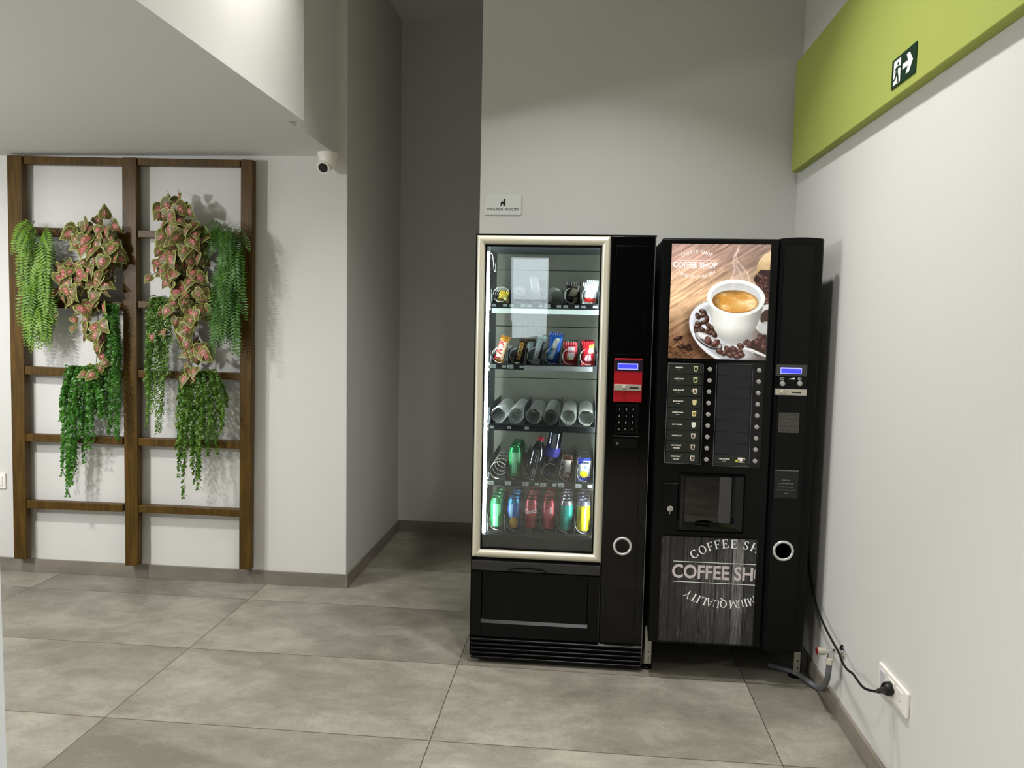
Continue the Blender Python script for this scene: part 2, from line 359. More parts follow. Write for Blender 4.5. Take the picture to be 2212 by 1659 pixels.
def fern(label, spine, wide, n, m, ymid, seed):
    rd = random.Random(seed); root = hang('hanging_fern', label, 'plant', spine[0][0], spine[0][1], YTF-.01)
    lf = MB(); sm = MB()
    def sp(t):
        x = t*(len(spine)-1); i = min(int(x), len(spine)-2); k = x-i
        return spine[i][0]*(1-k)+spine[i+1][0]*k, spine[i][1]*(1-k)+spine[i+1][1]*k, wide[i]*(1-k)+wide[i+1]*k
    for i in range(n):
        t = (i/n)**.95*.86; u, v, w = sp(t)
        side = rd.uniform(-1, 1); ln = rd.uniform(.15, .26)*(1 if t > .1 else .8)
        y = YTF-.012-rd.uniform(.0, .05)
        p = P(u+side*w*.25, v, y=y)
        d = Vector((side*.34+rd.uniform(-.12, .12), -rd.uniform(.15, .8), rd.uniform(-.5, .15) if t < .12 else rd.uniform(-1.1, -.25))).normalized()
        pts = [p.copy()]; k = 14; seg = ln/k
        for j in range(k):
            d = (d+Vector((0, .035, -.13))).normalized(); q = pts[-1]+d*seg
            if q.y > YL-.006: q.y = YL-.006
            pts.append(q)
        sm.tube([tuple(q) for q in pts[::3]], .0011, 4)
        ax = Vector((rd.uniform(-.35, .35), -1, rd.uniform(-.25, .25))).normalized()
        for j in range(1, k+1):
            a = pts[j]; td = (pts[j]-pts[j-1]).normalized(); sd = td.cross(ax).normalized()
            L_ = .052*(1-j/(k+1))**.75*min(1, .45+j*.2)*(.85+.15*rd.random())+.003
            for sg in (-1, 1):
                tip = a+sd*sg*L_+td*L_*.4+ax*rd.uniform(-.008, .004); wv = td*seg*.40
                mid = a+(tip-a)*.5
                lf.add([a-wv*.5, mid+wv*.9, tip, mid-wv*.9], [(0, 1, 2, 3)])
    lf.build('foliage', m, root); sm.build('stem', GSTEM, root); return root
fern('pale green artificial fern hung at the top left corner of the trellis', [(82, 478), (84, 560), (88, 640), (97, 700)], [60, 74, 70, 40], 92, FERN, 0, 1)
fern('dark green artificial fern hung at the top right corner of the trellis', [(492, 486), (497, 560), (496, 640), (494, 700)], [50, 54, 50, 30], 88, FERND, 0, 2)

def coleus_leaf(mb, p, nrm, tip, size, curl, rp=.5):
    nrm = nrm.normalized(); tip = (tip-nrm*tip.dot(nrm)).normalized(); sd = tip.cross(nrm).normalized()
    out = [(-.04, .0), (-.12, .24), (-.02, .40), (.22, .45), (.5, .36), (.8, .15), (1.04, 0)]
    prof = out+[(a, -b) for a, b in out[-2:0:-1]]
    def pt(a, b, lift=0):
        z = -curl*(a-.35)**2*.6-abs(b)*.28*curl+lift
        return p+(tip*(a-.05)+sd*b+nrm*z)*size
    n = len(prof); c = (.36, 0)
    def ringp(k): return [pt(c[0]+(a-c[0])*k, c[1]+b*k) for a, b in prof]
    r0, r1, r2, r3 = ringp(.12), ringp(rp), ringp(.9), ringp(1.0)
    vs = [pt(.36, 0)]+r0+r1+r2+r3; fs = []; ms = []
    for k in range(n):
        j = (k+1) % n; fs.append((0, 1+k, 1+j)); ms.append(1)
        fs.append((1+k, 1+n+k, 1+n+j, 1+j)); ms.append(0)
        fs.append((1+n+k, 1+2*n+k, 1+2*n+j, 1+n+j)); ms.append(2)
        fs.append((1+2*n+k, 1+3*n+k, 1+3*n+j, 1+2*n+j)); ms.append(3)
    o = len(mb.v); mb.v += [tuple(v) for v in vs]; mb.f += [tuple(i+o for i in f) for f in fs]; mb.m += ms
    # midrib and side veins
    w = .018
    mb.add([pt(-.02, w, .012), pt(-.02, -w, .012), pt(.85, 0, .012)], [(0, 1, 2)], 1)
    for a in (.1, .3, .5):
        for s_ in (-1, 1): mb.add([pt(a, 0, .012), pt(a+.03, 0, .012), pt(a+.2, s_*.26, .012)], [(0, 1, 2)], 1)
def coleus(label, groups, extra, seed, stems):
    rd = random.Random(seed); root = hang('hanging_coleus', label, 'plant', stems[0][0][0], stems[0][0][1], YTF-.02)
    lf = MB(); sm = MB()
    for s_ in stems:
        sm.tube([tuple(P(u, v, y=YTF-.05)) for u, v in s_], .0022, 5)
    for cu, cv, ru, rv, n in groups:
        for i in range(int(n*1.3)):
            a = rd.uniform(0, 2*PI); r = math.sqrt(rd.random()); u = cu+ru*r*math.cos(a); v = cv+rv*r*math.sin(a)
            y = YTF-.02-rd.uniform(.0, .12)*(1.1-r*.6)
            extra_leaf(lf, sm, rd, u, v, y, rd.uniform(.06, .105), cu, cv)
    for u, v, sz in extra: extra_leaf(lf, sm, rd, u, v, YTF-.08, sz, u, v-30)
    lf.build('foliage', [CO_P, CO_V, CO_D, CO_R], root, smooth=False); sm.build('stem', STEM, root); return root
def extra_leaf(lf, sm, rd, u, v, y, size, cu, cv):
    p = P(u, v, y=y)
    nrm = Vector((rd.uniform(-.9, .9), -1, rd.uniform(-.5, .9)))
    tip = Vector(((u-cu)*.012+rd.uniform(-.5, .5), rd.uniform(-.2, .2), -rd.uniform(.2, 1.)+(.5 if v < cv-20 else 0)))
    coleus_leaf(lf, p, nrm, tip, size*.9, rd.uniform(.3, 1.3), rd.choice((.22, .32, .42, .5, .62)))
    q = P((u*.7+cu*.3), v*.7+cv*.3, y=YTF-.02)
    sm.tube([tuple(q), tuple(p+Vector((0, .012, 0)))], .0011, 4)
coleus('pink and olive variegated trailing plant on the left bay, its top cluster round',
       [(205, 500, 50, 42, 34), (222, 545, 36, 30, 18), (150, 590, 38, 34, 20), (200, 590, 44, 30, 20), (140, 625, 28, 22, 8), (195, 640, 42, 26, 12), (205, 700, 30, 30, 8), (210, 742, 22, 18, 6), (207, 790, 24, 22, 6)],
       [(120, 677, .05), (157, 705, .05), (158, 685, .055), (187, 697, .05), (132, 640, .055), (193, 800, .055), (232, 780, .06), (148, 612, .06)],
       11, [[(215, 495), (190, 570), (172, 640), (180, 700), (160, 705)], [(215, 520), (210, 620), (212, 700), (208, 800)], [(200, 560), (150, 590), (115, 640)]])
coleus('pink and olive variegated trailing plant on the right bay, its top rising above the rail',
       [(378, 450, 30, 28, 16), (395, 500, 42, 34, 26), (400, 545, 40, 36, 22), (360, 555, 22, 24, 8), (395, 590, 44, 30, 18), (405, 630, 40, 22, 12), (378, 665, 34, 22, 12), (430, 670, 26, 26, 8), (385, 700, 34, 20, 8), (410, 745, 26, 26, 8), (428, 760, 20, 20, 5), (412, 800, 24, 18, 6)],
       [(325, 596, .06), (332, 575, .05), (348, 582, .055), (325, 722, .06), (352, 712, .06), (362, 540, .055), (345, 460, .055), (385, 418, .05), (362, 420, .05), (352, 478, .06), (420, 527, .05), (400, 690, .055), (395, 812, .055), (412, 818, .055), (408, 650, .055)],
       12, [[(380, 440), (395, 520), (400, 600), (420, 680), (418, 760), (412, 805)], [(380, 480), (372, 560), (392, 620), (385, 700)], [(385, 560), (350, 580), (325, 596)]])

def vine(label, tops, ends, n, m, leaf, seed, slim=1.0, bulge=0):
    """strands from the top line tops=(u0,u1,v) down to the silhouette ends=[(u,v)..]"""
    rd = random.Random(seed); root = hang('hanging_vine', label, 'plant', (tops[0]+tops[1])/2, tops[2], YTF-.01)
    lf = MB(); sm = MB()
    for i in range(n):
        t = (i+rd.random())/n; k = t*(len(ends)-1); j = min(int(k), len(ends)-2); k -= j
        ue, ve = ends[j][0]*(1-k)+ends[j+1][0]*k, ends[j][1]*(1-k)+ends[j+1][1]*k
        ve = tops[2]+(ve-tops[2])*(1-.6*rd.random()**1.7); ut = tops[0]+(tops[1]-tops[0])*(.5+(t-.5)*.55)+rd.uniform(-5, 5)
        y0 = YTF-.01-rd.uniform(0, .03); y1 = YTF-rd.uniform(.01, .09)
        pts = []; N = 9; ph = rd.uniform(0, 6)
        for q in range(N+1):
            s_ = q/N; e = s_**.4
            u = ut*(1-e)+ue*e+math.sin(ph+s_*5)*3; v = tops[2]-(10*math.sin(PI*min(1, s_*4)) if s_ < .25 else 0)+(ve-tops[2])*s_
            pts.append(P(u, v, y=y0*(1-e)+y1*e-.03*math.sin(PI*min(1, s_*2.4))*(s_ < .42)))
        sm.tube([tuple(p) for p in pts], .0009, 3)
        L_ = sum((pts[a+1]-pts[a]).length for a in range(N)); step = leaf*.62; c = int(L_/step)
        for a in range(1, c+1):
            x = a/c*N; b = min(int(x), N-1); x -= b; p = pts[b].lerp(pts[b+1], x); td = (pts[b+1]-pts[b]).normalized()
            ang = a*2.4+ph; sd = Vector((math.cos(ang), -abs(math.sin(ang))*.8-.1, 0)).normalized()
            for sg in ((1, -1) if rd.random() < .75 else (1,)):
                d = (Vector((sd.x*sg, sd.y, 0))+td*rd.uniform(.35, .95)).normalized(); nn = d.cross(td)
                if nn.length < .05: continue
                nn = (nn.normalized()+Vector((rd.uniform(-.5, .5), -.9, rd.uniform(-.2, .6)))).normalized(); w = d.cross(nn).normalized()*leaf*.32*slim
                s2 = leaf*rd.uniform(.75, 1.1); o_ = p+d*.002
                lf.add([o_, o_+d*s2*.35+w, o_+d*s2*.75+w*.8, o_+d*s2, o_+d*s2*.75-w*.8, o_+d*s2*.35-w], [(0, 1, 2, 3, 4, 5)])
    lf.build('foliage', m, root); sm.build('stem', GSTEM, root); return root
vine('bright green small-leaved vine hanging lowest in the left bay', (150, 212, 790), [(134, 960), (136, 1020), (148, 1072), (158, 1065), (170, 1000), (190, 1015), (200, 960), (212, 900), (224, 905), (228, 880)], 46, VINE, .019, 21)
vine('slim dark green vine hanging behind the pink leaves beside the middle post', (222, 262, 655), [(228, 820), (236, 930), (246, 950), (258, 955), (262, 900)], 26, VINE, .019, 22, .7)
vine('yellow green vine hanging at the left side of the right bay', (328, 366, 640), [(316, 760), (320, 930), (334, 945), (348, 930), (358, 850), (372, 720)], 36, VINE2, .019, 23, .6)
vine('loose small-leaved vine hanging lowest in the right bay', (398, 470, 800), [(384, 880), (388, 1060), (400, 1074), (412, 1000), (426, 1062), (438, 1040), (450, 980), (470, 990), (484, 930), (492, 870)], 44, VINE2, .019, 24)

# ------------------------------------------------------------------ small wall things
# dome camera under the dropped ceiling
cp = P(709, 342, z=Z1); cp.y = min(cp.y, YL-.07); cp.x = P(709, 342, y=cp.y).x
cam_t = thing('security_camera', 'white dome security camera under the dropped ceiling at the wall corner', 'camera', (cp.x, cp.y, Z1))
MB().lathe([(.0001, 0), (.052, 0), (.053, -.006), (.052, -.016), (.05, -.018)], (cp.x, cp.y, Z1), n=32).build('base', WHITE, cam_t, smooth=True)
MB().lathe([(.05, -.018), (.049, -.03), (.044, -.05), (.038, -.062), (.028, -.072), (.0001, -.078)], (cp.x, cp.y, Z1), n=32).build('housing', WHITE, cam_t, smooth=True)
aim = Vector((-.12, -.80, -.52)).normalized()
def oriented_lathe(prof, c, ax, n, name, m, parent, smooth=True):
    ax = Vector(ax).normalized(); q = Vector((0, 0, 1)).rotation_difference(ax); mb = MB(); mb.lathe(prof, n=n)
    mb.v = [tuple(q@Vector(v)+Vector(c)) for v in mb.v]; return mb.build(name, m, parent, smooth=smooth)
ec = Vector((cp.x-.012, cp.y, Z1-.060))+aim*.008
oriented_lathe([(.036, -.02), (.037, .01), (.034, .026), (.0001, .03)], ec, aim, 28, 'eyeball', WHITE, cam_t)
oriented_lathe([(.023, .024), (.024, .033), (.021, .036), (.0001, .037)], ec, aim, 28, 'lens', mat('lens_black', '#050404', .08), cam_t)

# wall switch at the left frame edge
sw = thing('wall_switch', 'white light switch plate at the left edge of the photo beside the trellis', 'switch', (-3.25, YL, .51))
x1, zb = PX(15, 1055, YL); x0, zt = PX(0, 1021, YL)
box('faceplate', WHITE, x1-.12, x1, YL-.010, YL, zb, zt, sw, .004); box('rocker', WHITE, x1-.105, x1-.062, YL-.014, YL-.009, zb+.018, zt-.018, sw, .002); box('rocker', WHITE, x1-.058, x1-.016, YL-.014, YL-.009, zb+.018, zt-.018, sw, .002)

# prayer room sign
ps = thing('room_sign', 'small grey plate reading PRAYER ROOM with a black mosque icon above the snack machine', 'sign', (-.41, YB, 1.98))
x0, x1, z0, z1 = RC(1049, 422, 1126, 465.5, YB); yb = YB-.006
box('plate', mat('sign_plate', '#cfd0ca', .3), x0, x1, yb, YB, z0, z1, ps, .004)
m_ = MB(); INK = mat('ink_black', '#16150f', .5)
a = P(1053, 454.5, y=yb-.0006); b = P(1119.5, 455.5, y=yb-.0006)
put_text(m_, 'PRAYER ROOM', ((a.x+b.x)/2, yb-.0006, a.z), XF, ZF, .0125, b.x-a.x, 0.); m_.build('lettering', INK, ps)
m_ = MB(); f = lambda u, v: tuple(P(u, v, y=yb-.0006))
def poly(mb, pts, f=f, mi=0):
    k = len(mb.f)*.0002; mb.add([(p[0], p[1]-k, p[2]) for p in (f(u, v) for u, v in pts)], [tuple(range(len(pts)))], mi)
poly(m_, [(1088.4, 445), (1088.4, 431), (1089, 429.4), (1090.6, 428.6), (1091.6, 430.5), (1091.8, 445)])
for q in ([(1081, 445), (1081.3, 439.5), (1083.5, 439.5), (1083.5, 445)], [(1087.4, 445), (1087.4, 439), (1088.6, 439), (1088.6, 445)], [(1081.3, 440.4), (1081.6, 438), (1084.5, 435.6), (1086, 434.3), (1087.5, 436), (1089, 437.5), (1089, 441), (1081.3, 441)]): poly(m_, q)
m_.build('mosque_icon', INK, ps)

# exit sign on the green fascia (plane x = .952)
xs = .952-.004
es = thing('exit_sign', 'dark green running man exit sign with white arrow on the green fascia', 'sign', (.952, 2.52, 2.216))
sc_ = 12.76; g = lambda a, b: tuple(P(1900+a/sc_, 80+b/sc_, x=xs-.0006))
c4 = [P(1900+a/sc_, 80+b/sc_, x=xs) for a, b in ((355, 660), (1035, 112), (965, 975), (303, 1475))]
ya, yb_ = (c4[1].y+c4[2].y)/2, (c4[0].y+c4[3].y)/2; za, zb_ = (c4[2].z+c4[3].z)/2, (c4[0].z+c4[1].z)/2
box('panel', mat('exit_green', '#10301c', .5, spec=.3), xs, .952, ya, yb_, za, zb_, es, .001)
def sg(s, t): return (xs-.0007, yb_+(ya-yb_)*s, zb_+(za-zb_)*t)   # s 0..1 left to right, t 0..1 downwards
m_ = MB(); pl_ = lambda pts, mi=0: m_.add([sg(*p) for p in pts], [tuple(range(len(pts)))], mi)
pl_([(.10, .10), (.40, .10), (.40, .92), (.10, .92)])
m_.build('door_symbol', WHITEP, es)
m_ = MB(); sg_ = lambda s, t: (xs-.0011, yb_+(ya-yb_)*s, zb_+(za-zb_)*t)
pl2 = lambda pts: m_.add([(sg_(*p)[0]-len(m_.f)*.00012, *sg_(*p)[1:]) for p in pts], [tuple(range(len(pts)))])
pl2([(.29+.035*math.cos(k*PI/6), .25+.05*math.sin(k*PI/6)) for k in range(12)])
for q in ([(.22, .34), (.30, .33), (.29, .55), (.21, .55)], [(.30, .33), (.42, .41), (.41, .46), (.29, .41)], [(.22, .34), (.15, .43), (.16, .52), (.19, .52), (.19, .45), (.24, .40)], [(.22, .52), (.29, .53), (.33, .70), (.34, .84), (.30, .84), (.27, .70)], [(.21, .52), (.27, .55), (.21, .73), (.10, .79), (.09, .74), (.17, .69)], [(.26, .86), (.34, .84), (.36, .88), (.28, .90)]): pl2(q)
m_.build('running_figure', MATS['exit_green'], es)
m_ = MB()
m_.add([sg(*p) for p in [(.48, .41), (.70, .41), (.63, .17), (.76, .17), (.90, .5), (.76, .83), (.63, .83), (.70, .59), (.48, .59)]], [(0, 1, 7, 8), (1, 2, 3, 4), (1, 4, 7), (4, 5, 6, 7)]); m_.build('arrow', WHITEP, es)

# outlet, plug and cord on the right wall
ol = thing('wall_outlet', 'white double wall outlet near the floor on the right wall', 'outlet', (XR, 2.4, .31))
ya_, yb2 = 2.288, 2.508; zl, zh = .311, .389
box('faceplate', WHITE, XR-.011, XR, ya_, yb2, zl, zh, ol, .004)
box('blank_module', mat('module_grey', '#c9c6cc', .4), XR-.0135, XR-.010, 2.452, 2.487, zl+.015, zh-.015, ol, .001)
for yy in (2.402, 2.338):
    box('socket', WHITE, XR-.0135, XR-.010, yy-.024, yy+.024, zl+.012, zh-.012, ol, .002)
h_ = MB()
for dy, dz in ((0, .012), (-.010, -.004), (.010, -.004)): h_.lathe([(.0022, -.0004), (.0001, -.0006)], (XR-.0135, 2.338+dy, .35+dz), 'x', 10)
h_.build('pin_holes', INK, ol)
RUB = mat('black_rubber', '#0a0a0a', .45)
cd = thing('power_cord', 'black power cord hanging from behind the coffee machine plugged into the outlet', 'cord', (XR-.03, 2.42, .35))
pc = Vector((XR-.014, 2.402, .35)); pend = P(1896, 1493, x=XR-.068); pax = (pend-pc).normalized()
oriented_lathe([(.021, 0), (.022, .012), (.018, .024), (.010, .030), (.009, .05), (.0065, (pend-pc).length), (.0001, (pend-pc).length+.001)], pc, pax, 20, 'plug', RUB, cd)
def q3(u, v, x): return tuple(P(u, v, x=x))
cpts = [tuple(pend-pax*.004), tuple(pend+pax*.008)]+[q3(*t) for t in [(1873, 1489.5, .918), (1862, 1482, .925), (1852, 1469, .935), (1842, 1455, .943), (1830, 1446, .952), (1820, 1430, .955), (1812, 1410, .958), (1800, 1388, .96), (1785, 1360, .963), (1768, 1320, .966), (1755, 1270, .97), (1748, 1225, .972), (1744, 1180, .974)]]
def smooth_path(p, n=6):
    p = [Vector(q) for q in p]; out = []
    for i in range(len(p)-1):
        a, b, c, d = p[max(i-1, 0)], p[i], p[i+1], p[min(i+2, len(p)-1)]
        for k in range(n):
            t = k/n; out.append(.5*((2*b)+(c-a)*t+(2*a-5*b+4*c-d)*t*t+(3*b-a-3*c+d)*t**3))
    return out+[p[-1]]
MB().tube(smooth_path(cpts), .0042, 8).build('cable', RUB, cd, smooth=True)

# water valve and grey hose
vt = thing('water_valve', 'chrome water valve on the right wall beside the coffee machine', 'valve', (XR-.03, 2.86, .25))
vy, vz = P(1822, 1408, x=XR).y, P(1822, 1408, x=XR).z
MB().lathe([(.026, 0), (.026, -.004), (.018, -.010), (.009, -.012), (.0001, -.012)], (XR, vy, vz), 'x', 24).build('wall_rosette', CHROME, vt, smooth=True)
MB().tube([(XR-.005, vy, vz), (XR-.07, vy, vz-.002)], .009, 14).tube([(XR-.045, vy, vz), (XR-.045, vy, vz-.028)], .011, 14).build('valve_body', CHROME, vt, smooth=True)
MB().tube([(XR-.066, vy, vz-.002), (XR-.094, vy, vz-.002)], [.014, .0145], 12).build('handle', SATIN, vt, smooth=True)
MB().tube([(XR-.092, vy, vz-.002), (XR-.097, vy, vz-.002)], .0135, 12).build('red_cap', mat('red_cap', '#7a1420', .4), vt, smooth=True)
MB().tube([(XR-.045, vy, vz-.026), (XR-.047, vy+.002, vz-.05)], [.014, .012], 14).build('hose_nut', mat('ivory_plastic', '#d8d3bd', .5), vt, smooth=True)
hp = [(XR-.047, vy+.002, vz-.045), (XR-.050, vy+.004, vz-.10), tuple(P(1786, 1470, y=vy+.03)), tuple(P(1779, 1483, y=vy+.08)), tuple(P(1768, 1486, z=.018)), tuple(P(1748, 1473, z=.018)), tuple(P(1730, 1460, z=.018)), tuple(P(1705, 1448, z=.018)), tuple(P(1660, 1436, z=.018))]
tag(MB().tube(smooth_path(hp), .0105, 12).build('water_hose', mat('grey_hose', '#6a6b6e', .5, noise=(60, '#5c5d60', (1, 1, 1))), smooth=True), 'grey rubber hose curving from the wall valve to under the coffee machine', 'hose')

# ------------------------------------------------------------------ snack vending machine
YF = 3.164
SX0, SX1, SZ1 = -.451, .282, 1.818
WXP = .098                       # right edge of the glass door frame
sm_ = thing('snack_vending_machine', 'tall black snack and drink vending machine with a champagne framed lit glass door', 'vending machine', (-.085, YF+.3, 0))
LINER = mat('liner_grey', '#8d8f90', .55); LINERB = mat('liner_back', '#b5b2a0', .6, noise=(5, '#a29f8e', (1, 1, 1)))
CAB = mat('cabinet_black', '#0b0b0b', .45)
yb1 = 3.80
cab = MB()
cab.box(SX0, SX0+.018, YF+.03, yb1, .03, SZ1); cab.box(.088, SX1, YF+.03, yb1, .03, SZ1)
cab.box(SX0+.018, .088, YF+.03, yb1, 1.79, SZ1); cab.box(SX0+.018, .088, 3.74, yb1, .03, 1.79); cab.box(SX0+.018, .088, YF+.03, 3.74, .03, .455)
cab.build('cabinet', CAB, sm_)
ln = MB(); ln.box(SX0+.018, SX0+.024, 3.20, 3.735, .46, 1.79); ln.box(.080, .088, 3.20, 3.735, .46, 1.79); ln.box(SX0+.024, .080, 3.20, 3.735, 1.784, 1.79)
ln.build('interior_liner', LINER, sm_)
bk = MB()
for a, b in ((1.71, 1.784), (1.44, 1.706), (1.19, 1.436), (.93, 1.186), (.46, .926)): bk.box(SX0+.024, .080, 3.725, 3.735, a, b)
bk.build('back_panel', LINERB, sm_)
# door frame, four mitred bars with a rounded face
fx0, fx1, fz0, fz1 = SX0+.002, WXP, .461, 1.812
ix0, ix1, iz0, iz1 = -.4135, .0635, .495, 1.775
prof = [(0, 0), (.0, -.010), (.08, -.017), (.25, -.023), (.5, -.025), (.75, -.022), (.92, -.014), (1, -.004), (1, .012)]   # (t outer..inner, y)
def frame(name, m, o, i, y, prof, parent):
    oc = [(o[0], o[2]), (o[1], o[2]), (o[1], o[3]), (o[0], o[3])]; ic = [(i[0], i[2]), (i[1], i[2]), (i[1], i[3]), (i[0], i[3])]
    for k in range(4):
        j = (k+1) % 4; mb = MB(); vs = []; n = len(prof)
        for t, dy in prof:
            for c in (k, j): vs.append((oc[c][0]+(ic[c][0]-oc[c][0])*t, y+dy, oc[c][1]+(ic[c][1]-oc[c][1])*t))
        fs = [(2*q, 2*q+1, 2*q+3, 2*q+2) for q in range(n-1)]+[tuple(range(0, 2*n, 2)), tuple(range(1, 2*n, 2))[::-1]]
        mb.add(vs, fs); mb.build(name, m, parent, smooth=True)
frame('frame_bar', CHAMP, (fx0, fx1, fz0, fz1), (ix0, ix1, iz0, iz1), YF+.018, prof, sm_)
gk = MB()
for a in ((ix0, ix0+.006, iz0, iz1), (ix1-.006, ix1, iz0, iz1), (ix0, ix1, iz0, iz0+.004), (ix0, ix1, iz1-.008, iz1)): gk.box(a[0], a[1], YF+.012, YF+.03, a[2], a[3])
gk.build('door_gasket', BLACKM, sm_)
box('door_edge', BLACKM, SX0, SX0+.003, YF, YF+.03, .03, SZ1, sm_); box('door_top_edge', BLACKM, SX0, SX1, YF+.004, YF+.03, fz1, SZ1, sm_)
GLASS = glass_mat('door_glass', '#f4f8f8', .015)
box('glass_pane', GLASS, ix0, ix1, YF+.020, YF+.024, iz0, iz1, sm_)
# vertical light tube behind the left edge of the glass
TUBE = mat('light_tube', '#ffffff', .4, emis='#ecfbff', estr=75)
lt = MB().tube([(-.4015, YF+.042, .558), (-.4035, YF+.042, 1.748)], .0052, 10).build('light_tube', TUBE, sm_, smooth=True)
MB().tube([(.0745, YF+.040, .56), (.0745, YF+.040, 1.76)], .0045, 8).build('light_tube', mat('added_tube_right', '#ffffff', .4, emis='#eefcff', estr=70), sm_, smooth=True)  # unseen tube added behind the right frame bar to brighten the goods
MB().tube([(-.402, YF+.042, 1.750), (-.402, YF+.042, 1.772)], .006, 10).build('tube_socket', WHITE, sm_, smooth=True)
wr = smooth_path([(-.398, YF+.045, 1.742), (-.388, YF+.05, 1.735), (-.383, YF+.05, 1.70), (-.380, YF+.05, 1.672), (-.376, YF+.05, 1.668), (-.373, YF+.05, 1.68), (-.376, YF+.05, 1.70)])
MB().tube(wr, .0014, 6).build('cable', WHITE, sm_, smooth=True)
cl = MB()
zz = .57
while zz < 1.74:
    cl.box(-.3955, -.3925, YF+.036, YF+.048, zz, zz+.012); zz += .021
cl.build('hinge_strip', mat('perforated_black', '#15181a', .4), sm_)
box('drop_panel', mat('navy_panel', '#10121b', .3, spec=.3), ix0+.004, ix1-.004, YF+.03, YF+.05, iz0, .553, sm_)
COLX = [-.355+.0748*i for i in range(6)]
TZ = {1: 1.574, 2: 1.318, 3: 1.060, 4: .820, 5: .596}
YS = 3.235; CR = .0325
WIRE = mat('spiral_wire', '#e9e6dc', .3, metal=.15); TRAY = mat('tray_dark', '#26282a', .45, noise=(30, '#303234', (1, 1, 1)))
TAG = mat('price_tag', '#f6f8f6', .6); TAGI = mat('tag_ink', '#8b9090', .6); DIV = mat('divider_grey', '#4c4f51', .35, metal=.2)
def helix(cx, cz, y0, y1, pitch, ph=0.0):
    n = int((y1-y0)/pitch*18); return [(cx+CR*math.cos(ph+k/18*2*PI), y0+(y1-y0)*k/n, cz+CR*math.sin(ph+k/18*2*PI)) for k in range(n+1)]
def digits_tag(mb, s, x, z, y, h=.006): put_text(mb, s, (x, y, z), XF, ZF, h)
for t, cz in TZ.items():
    fl = cz-CR-.0045
    tray = MB(); tray.box(-.388, .058, 3.226, 3.70, fl-.004, fl)
    tray.box(-.392, .062, 3.216, 3.226, fl-.022, fl+.002); tray.box(-.392, -.386, 3.226, 3.70, fl, fl+.035); tray.box(.056, .062, 3.226, 3.70, fl, fl+.035)
    for cx in COLX: tray.box(cx-.004, cx+.004, 3.2150, 3.2165, fl-.012, fl-.007, 1)
    tr_o = tray.build('tray', [TRAY, INK], sm_)
    hs = .062 if t in (1, 2) else .08
    for i in range(7):
        if t == 3 and i in (1, 3, 5): continue
        x = COLX[0]-.0374+.0748*i; dv = MB()
        dv.add([(x-.0008, 3.232, fl), (x-.0008, 3.70, fl), (x-.0008, 3.70, fl+hs), (x-.0008, 3.29, fl+hs), (x-.0008, 3.232, fl+hs*.9), (x+.0008, 3.232, fl), (x+.0008, 3.70, fl), (x+.0008, 3.70, fl+hs), (x+.0008, 3.29, fl+hs), (x+.0008, 3.232, fl+hs*.9)],
               [(0, 1, 2, 3, 4), (9, 8, 7, 6, 5), (0, 4, 9, 5), (4, 3, 8, 9), (3, 2, 7, 8)])
        dv.tube([(x, 3.231, fl), (x, 3.231, fl+hs*.9)], .0013, 6)
        dv.build('divider', DIV, tr_o)
    for i, cx in enumerate(COLX):
        pit = .033 if t == 3 else (.085 if t in (4, 5) else .07)
        ph = {3: -1.9}.get(t, -1.15 if t < 3 else -1.35)
        if t == 3 and i == 1: ph = 3.6
        p = helix(cx, cz, YS, 3.66, pit, ph) if t == 3 else helix(cx, cz, YS, 3.66, pit, ph)[::1]
        # open end faces the customer: wind the other way so that the right side of the first turn is open
        if t != 3: p = [(2*cx-a, b, c) for a, b, c in helix(cx, cz, YS, 3.66, pit, PI-ph)]
        MB().tube(p, .0012 if t == 3 else .0016, 6).build('spiral', WIRE, sm_, smooth=True)
    if t < 5:
        zt = fl-.010; big = {1: (3,), 2: (0, 1), 4: (0, 1, 2, 3, 4, 5)}.get(t, ())
        for i, cx in enumerate(COLX):
            num = str(t*10+i)
            w, hh = (.0125, .0078) if i in big else (.0085, .0055)
            x = cx-.024
            if (t == 2 and i >= 2) or (t == 3 and i > 2): continue
            tg = MB(); tg.box(x-w, x+w, 3.213, 3.216, zt-hh, zt+hh); put_text(tg, num, (x, 3.2127, zt-hh*.5), XF, ZF, hh*1.05, mi=1); tg.build('price_tag', [TAG, TAGI], tr_o)
            if t in (1, 2) or (t == 4 and i in (2, 3, 5)): box('price_tag', TAG, cx+.015, cx+.033, 3.213, 3.216, zt-.0045, zt+.0055, tr_o)
        if t == 2: box('paper_strip', TAG, COLX[1]+.034, .040, 3.211, 3.216, fl-.022, fl-.003, tr_o)
        cb = MB().box(-.398, -.391, 3.205, 3.215, fl-.03, fl+.012).build('tray_clip', WHITE, tr_o)
    if t == 1: box('light_bar', mat('lit_bar', '#f6fffb', .4, emis='#eafff8', estr=.75), -.386, .058, 3.205, 3.216, fl-.042, fl-.0225, tr_o, .001)
